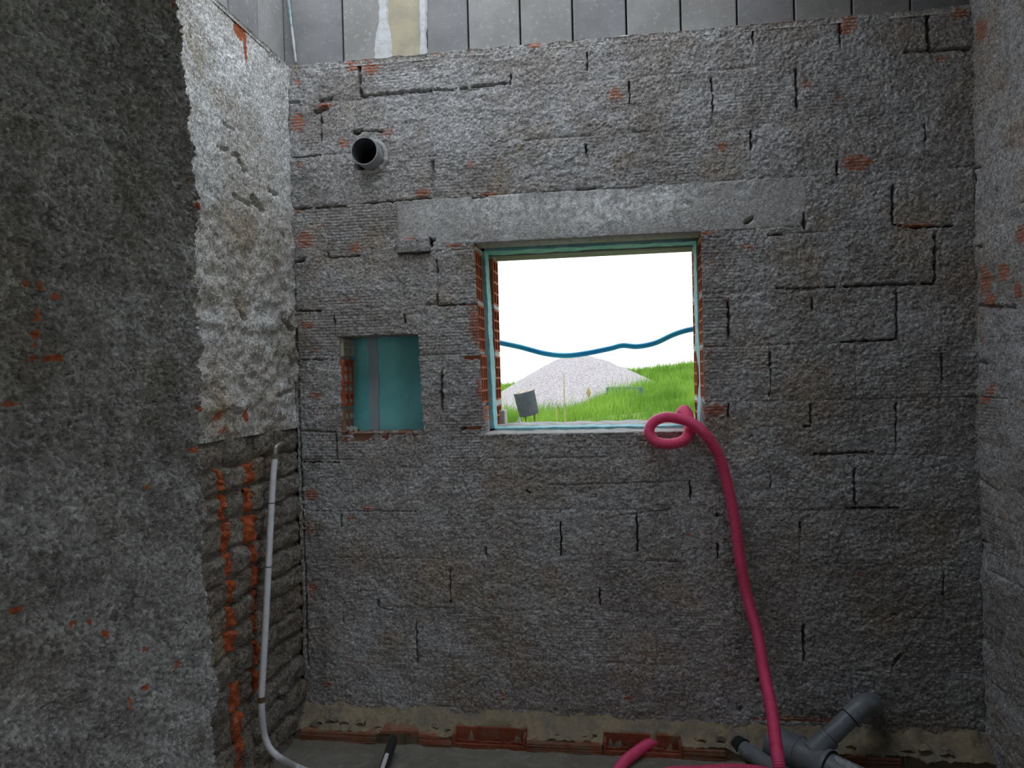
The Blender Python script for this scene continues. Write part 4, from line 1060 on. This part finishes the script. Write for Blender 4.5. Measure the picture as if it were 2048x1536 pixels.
# thin waste pipe beside it
w0 = Z(1486, 1497, -0.036); w1 = Z(1586, 1562, -0.036)
wa = empty('waste_pipe', (w0.x, w0.y, FLOOR)); tag(wa, 'thinner grey waste pipe entering a hole beside the thick drain', 'pipe')
MB().tube([w0, w0 + (w1 - w0) * 1.9], 0.030, 22).build('pipe', 'pvc', wa, True)
MB().tube([w0 + (w0 - w1) * 0.12, w0 + (w1 - w0) * 0.02], 0.036, 22).build('black_collar', 'seal', wa, True)

# crumbs
cr = random.Random(9)
crumbs = [(1800, 1500), (1835, 1508), (1870, 1515), (1900, 1520), (1850, 1525), (1930, 1500), (1890, 1490), (1955, 1518), (1770, 1490)]
for (px, py) in crumbs:
    q = Z(px, py, FLOOR + 0.02); s = cr.uniform(0.012, 0.028)
    bm_ = MB(); nn, mm = 8, 6; vs = []; fs = []
    for i in range(mm + 1):
        for k in range(nn):
            th = math.pi * i / mm; ph = 2 * math.pi * k / nn
            rr0 = s * (1 + 0.35 * float(perlin(px + math.cos(ph) * 1.3, py + th * 1.2, 3)))
            vs.append((q.x + rr0 * math.sin(th) * math.cos(ph), q.y + rr0 * math.sin(th) * math.sin(ph), FLOOR + s * 0.5 + rr0 * 0.7 * math.cos(th)))
    for i in range(mm):
        for k in range(nn): fs.append((i * nn + k, (i + 1) * nn + k, (i + 1) * nn + (k + 1) % nn, i * nn + (k + 1) % nn))
    o = bm_.add(vs, fs).build('mortar_crumb', 'stone' if cr.random() < 0.4 else 'rubble', None, True)
    tag(o, 'small mortar crumb on the floor in the right-hand corner', 'rubble', 'mortar crumbs in the corner')

# ------------------------------------------------------------------ outdoors
GZ = 0.30


def ground_z(x, y):
    x = np.asarray(x, float); y = np.asarray(y, float)
    bank = 0.50 * sstep(-1.9, 0.2, x - 0.05 * (y - 13)) * sstep(7, 13, y) * (1 - sstep(17, 25, y)) + (0.95 + 0.095 * np.clip(x, -6, 8)) * sstep(16 + np.clip(-x, -2, 3) * 1.0, 27, y)
    return GZ + bank + 0.05 * fbm(np.asarray(x) * 0.7, np.asarray(y) * 0.7, 131, 3)


u = np.linspace(-22, 22, 90); v = np.concatenate([np.linspace(OUT1 + 0.02, 30, 100), np.linspace(31, 60, 20)])
y_ = MB().box(XR + 0.3, 12, -9, OUT1, FLOOR - 0.4, FLOOR - 0.02).build('ground', 'soil'); struct(y_, 'bare ground beside the right wall', 'ground')
U, V = np.meshgrid(u, v, indexing='ij')
idx = np.arange(U.size).reshape(U.shape); I, J = np.indices((len(u) - 1, len(v) - 1)); I = I.ravel(); J = J.ravel()
gr = link('ground', mesh_np('ground', np.stack([U, V, ground_z(U, V)], -1).reshape(-1, 3), np.stack([idx[I, J], idx[I + 1, J], idx[I + 1, J + 1], idx[I, J + 1]], 1)), 'soil', None, True)
struct(gr, 'grassy ground and bank outside the window', 'ground')

# gravel heap
gx, gy, gh, grd = Y(1160, 800, 20.6).x, 20.6, 1.72, 2.75
u = np.linspace(-3.4, 3.4, 150)
U, V = np.meshgrid(u, u, indexing='ij')
rr0 = np.hypot(U * np.where(U > 0, 0.92, 1.0), V) * (1 + 0.06 * fbm(U * 0.8, V * 0.8, 141, 2))
Hh = gh - (np.sqrt((rr0 / grd * gh) ** 2 + 0.5 ** 2) - 0.5) + 0.05 * fbm(U * 1.6, V * 1.6, 142, 2) + 0.010 * fbm(U * 9, V * 9, 143, 2)
idx = np.arange(U.size).reshape(U.shape); I, J = np.indices((149, 149)); I = I.ravel(); J = J.ravel()
K = (Hh[I, J] > -0.35)
I, J = I[K], J[K]
F = np.stack([idx[I, J], idx[I + 1, J], idx[I + 1, J + 1], idx[I, J + 1]], 1); us = np.unique(F); rm = np.zeros(U.size, int); rm[us] = np.arange(len(us))
gp = link('gravel_heap', mesh_np('gravel_heap', np.stack([U + gx, V + gy, Hh + GZ], -1).reshape(-1, 3)[us], rm[F]), 'gravel', None, True)
recentre(gp); gp['kind'] = 'stuff'; tag(gp, 'pale pinkish gravel heap outside the window', 'gravel')


# grass blades
def blades(n, xr, yr, hlo, hhi, wd, seed, tall=False):
    r = np.random.default_rng(seed)
    x = r.uniform(*xr, n); y = yr[0] + (yr[1] - yr[0]) * r.random(n) ** 1.3
    inpile = np.hypot((x - gx), y - gy) < 2.25
    x, y = x[~inpile], y[~inpile]; n = len(x)
    z = ground_z(x, y) - 0.02
    cl = 0.6 + 0.55 * np.clip(fbm(x * 1.1, y * 1.1, 151, 3) + 0.4, 0, 1.4)
    h = r.uniform(hlo, hhi, n) * cl
    a = r.uniform(0, 2 * np.pi, n); lean_ = r.uniform(0.05, 0.5, n) * h; la = r.uniform(0, 2 * np.pi, n)
    dx, dy = np.cos(a) * wd, np.sin(a) * wd * 0.5
    lx, ly = np.cos(la) * lean_, np.sin(la) * lean_
    P = np.stack([np.stack([x - dx, y - dy, z], -1), np.stack([x + dx, y + dy, z], -1),
                  np.stack([x + dx * 0.7 + lx * 0.35, y + dy * 0.7 + ly * 0.35, z + h * 0.6], -1), np.stack([x - dx * 0.7 + lx * 0.35, y - dy * 0.7 + ly * 0.35, z + h * 0.6], -1),
                  np.stack([x + lx, y + ly, z + h], -1), np.stack([x + lx + dx * 0.1, y + ly, z + h], -1)], 1).reshape(-1, 3)
    b0 = np.arange(n) * 6
    F = np.concatenate([np.stack([b0, b0 + 1, b0 + 2, b0 + 3], 1), np.stack([b0 + 3, b0 + 2, b0 + 5, b0 + 4], 1)])
    return P, F


sets = [blades(26000, (-7, 5), (5.0, 14), 0.14, 0.34, 0.006, 1), blades(90000, (-9, 9), (11, 26), 0.16, 0.42, 0.008, 2), blades(30000, (-14, 14), (25, 42), 0.2, 0.5, 0.012, 3), blades(900, (-9, 9), (14, 30), 0.5, 0.95, 0.006, 4), blades(160, (-5.5, -3.2), (13, 22), 0.8, 1.35, 0.006, 5)]
Ps = []; Fs = []; off = 0
for P_, F_ in sets:
    Ps.append(P_); Fs.append(F_ + off); off += len(P_)
gs = link('grass', mesh_np('grass', np.concatenate(Ps), np.concatenate(Fs)), 'grass')
gs['kind'] = 'stuff'; tag(gs, 'bright green grass and weeds outside the window', 'grass')

# bucket on two stakes
bc = Y(1053, 806, 7.0)
bk = empty('bucket', (bc.x, bc.y, GZ)); tag(bk, 'dark bucket tilted on two thin stakes outside the window', 'bucket')
T = Matrix.Translation(bc) @ Matrix.Rotation(math.radians(-11), 4, 'Y') @ Matrix.Rotation(math.radians(6), 4, 'X')
q = lambda zz: T @ Vector((0, 0, zz))
bkb = MB().tube([q(-0.165), q(-0.155), q(0.14), q(0.15)], [0.128, 0.135, 0.142, 0.148], 30).build('bucket_body', 'bucket', bk, True)
MB().tube([q(0.145), q(0.158)], [0.147, 0.145], 30).build('bucket_rim', 'bucket', bkb, True)
MB().tube([q(0.157), q(0.166)], [0.138, 0.12], 30).build('sandy_crust', 'lid', bkb, True)
for dx in (-0.05, 0.075):
    s0 = T @ Vector((dx, 0, -0.15)); MB().tube([s0, (s0.x + 0.01, s0.y, ground_z(s0.x, s0.y) - 0.03)], 0.011, 8).build('stake', 'rust', bk)

# blue pipe across the opening, just outside the outer face
bp = [(930, 672, 0.37), (965, 676, 0.40), (998, 685, 0.42), (1040, 694, 0.43), (1090, 707, 0.43), (1130, 711, 0.43), (1170, 707, 0.43), (1220, 697, 0.43), (1245, 691, 0.43), (1275, 693, 0.43), (1310, 686, 0.43), (1345, 670, 0.43), (1372, 661, 0.42), (1400, 656, 0.41), (1450, 648, 0.38)]
blp = spline([tuple(Y(a, b_, c_)) for a, b_, c_ in bp], 0.008)
bl = MB().tube(blp, 0.0122, 12).build('blue_pipe', 'blue', None, True)
tag(bl, 'blue plastic pipe sagging across the window opening outside', 'pipe')
# stone and peg on the outer sill, stalks and sheet in the grass
q = Y(1003, 848, OUT1 - 0.02)
st = MB().box(q.x - 0.05, q.x + 0.022, q.y - 0.02, q.y + 0.05, q.z - 0.008, q.z + 0.062, 0.004).build('stone_offcut', 'stone', None, False, 0.006)
tag(st, 'pale stone offcut on the outer window sill by the left edge', 'stone')
q = Y(1038, 848, OUT1)
pg = MB().tube([(q.x, q.y, q.z - 0.006), (q.x, q.y, q.z + 0.012), (q.x, q.y, q.z + 0.016), (q.x + 0.002, q.y, q.z + 0.03)], [0.009, 0.010, 0.006, 0.005], 10).build('plastic_peg', 'white_bit', None, True)
tag(pg, 'tiny white peg standing on the outer sill below the bucket', 'peg')
for (px, py0, py1, yy, lab) in [(1128, 750, 850, 9.0, 'tallest thin dry stalk before the middle of the gravel heap'), (1113, 800, 850, 9.0, 'short dry stalk just left of the tallest one by the gravel'), (1177, 775, 850, 12.0, 'dry stalk with brown seed head right of the tallest one')]:
    t0 = Y(px, py0, yy); g0 = float(ground_z(t0.x, yy))
    o = MB().tube([(t0.x + 0.01, yy, g0 - 0.02), (t0.x - 0.004, yy, (g0 + t0.z) / 2), tuple(t0)], [0.012, 0.010, 0.006], 6)
    if px == 1177: o.tube([(t0.x, yy, t0.z - 0.18), (t0.x, yy, t0.z - 0.1), (t0.x, yy, t0.z)], [0.02, 0.05, 0.015], 8)
    o = o.build('weed_stalk', 'straw', None, True)
    tag(o, lab, 'weed stalk', 'dry stalks in the grass')
q = Y(1248, 785, 13.5)
sh = MB().box(q.x - 0.36, q.x + 0.40, 13.2, 13.9, q.z - 0.5, q.z + 0.10, 0.03).build('garden_box', 'tarp', None, False, 0.02)
tag(sh, 'low dull green box half hidden in the grass by the gravel', 'box')
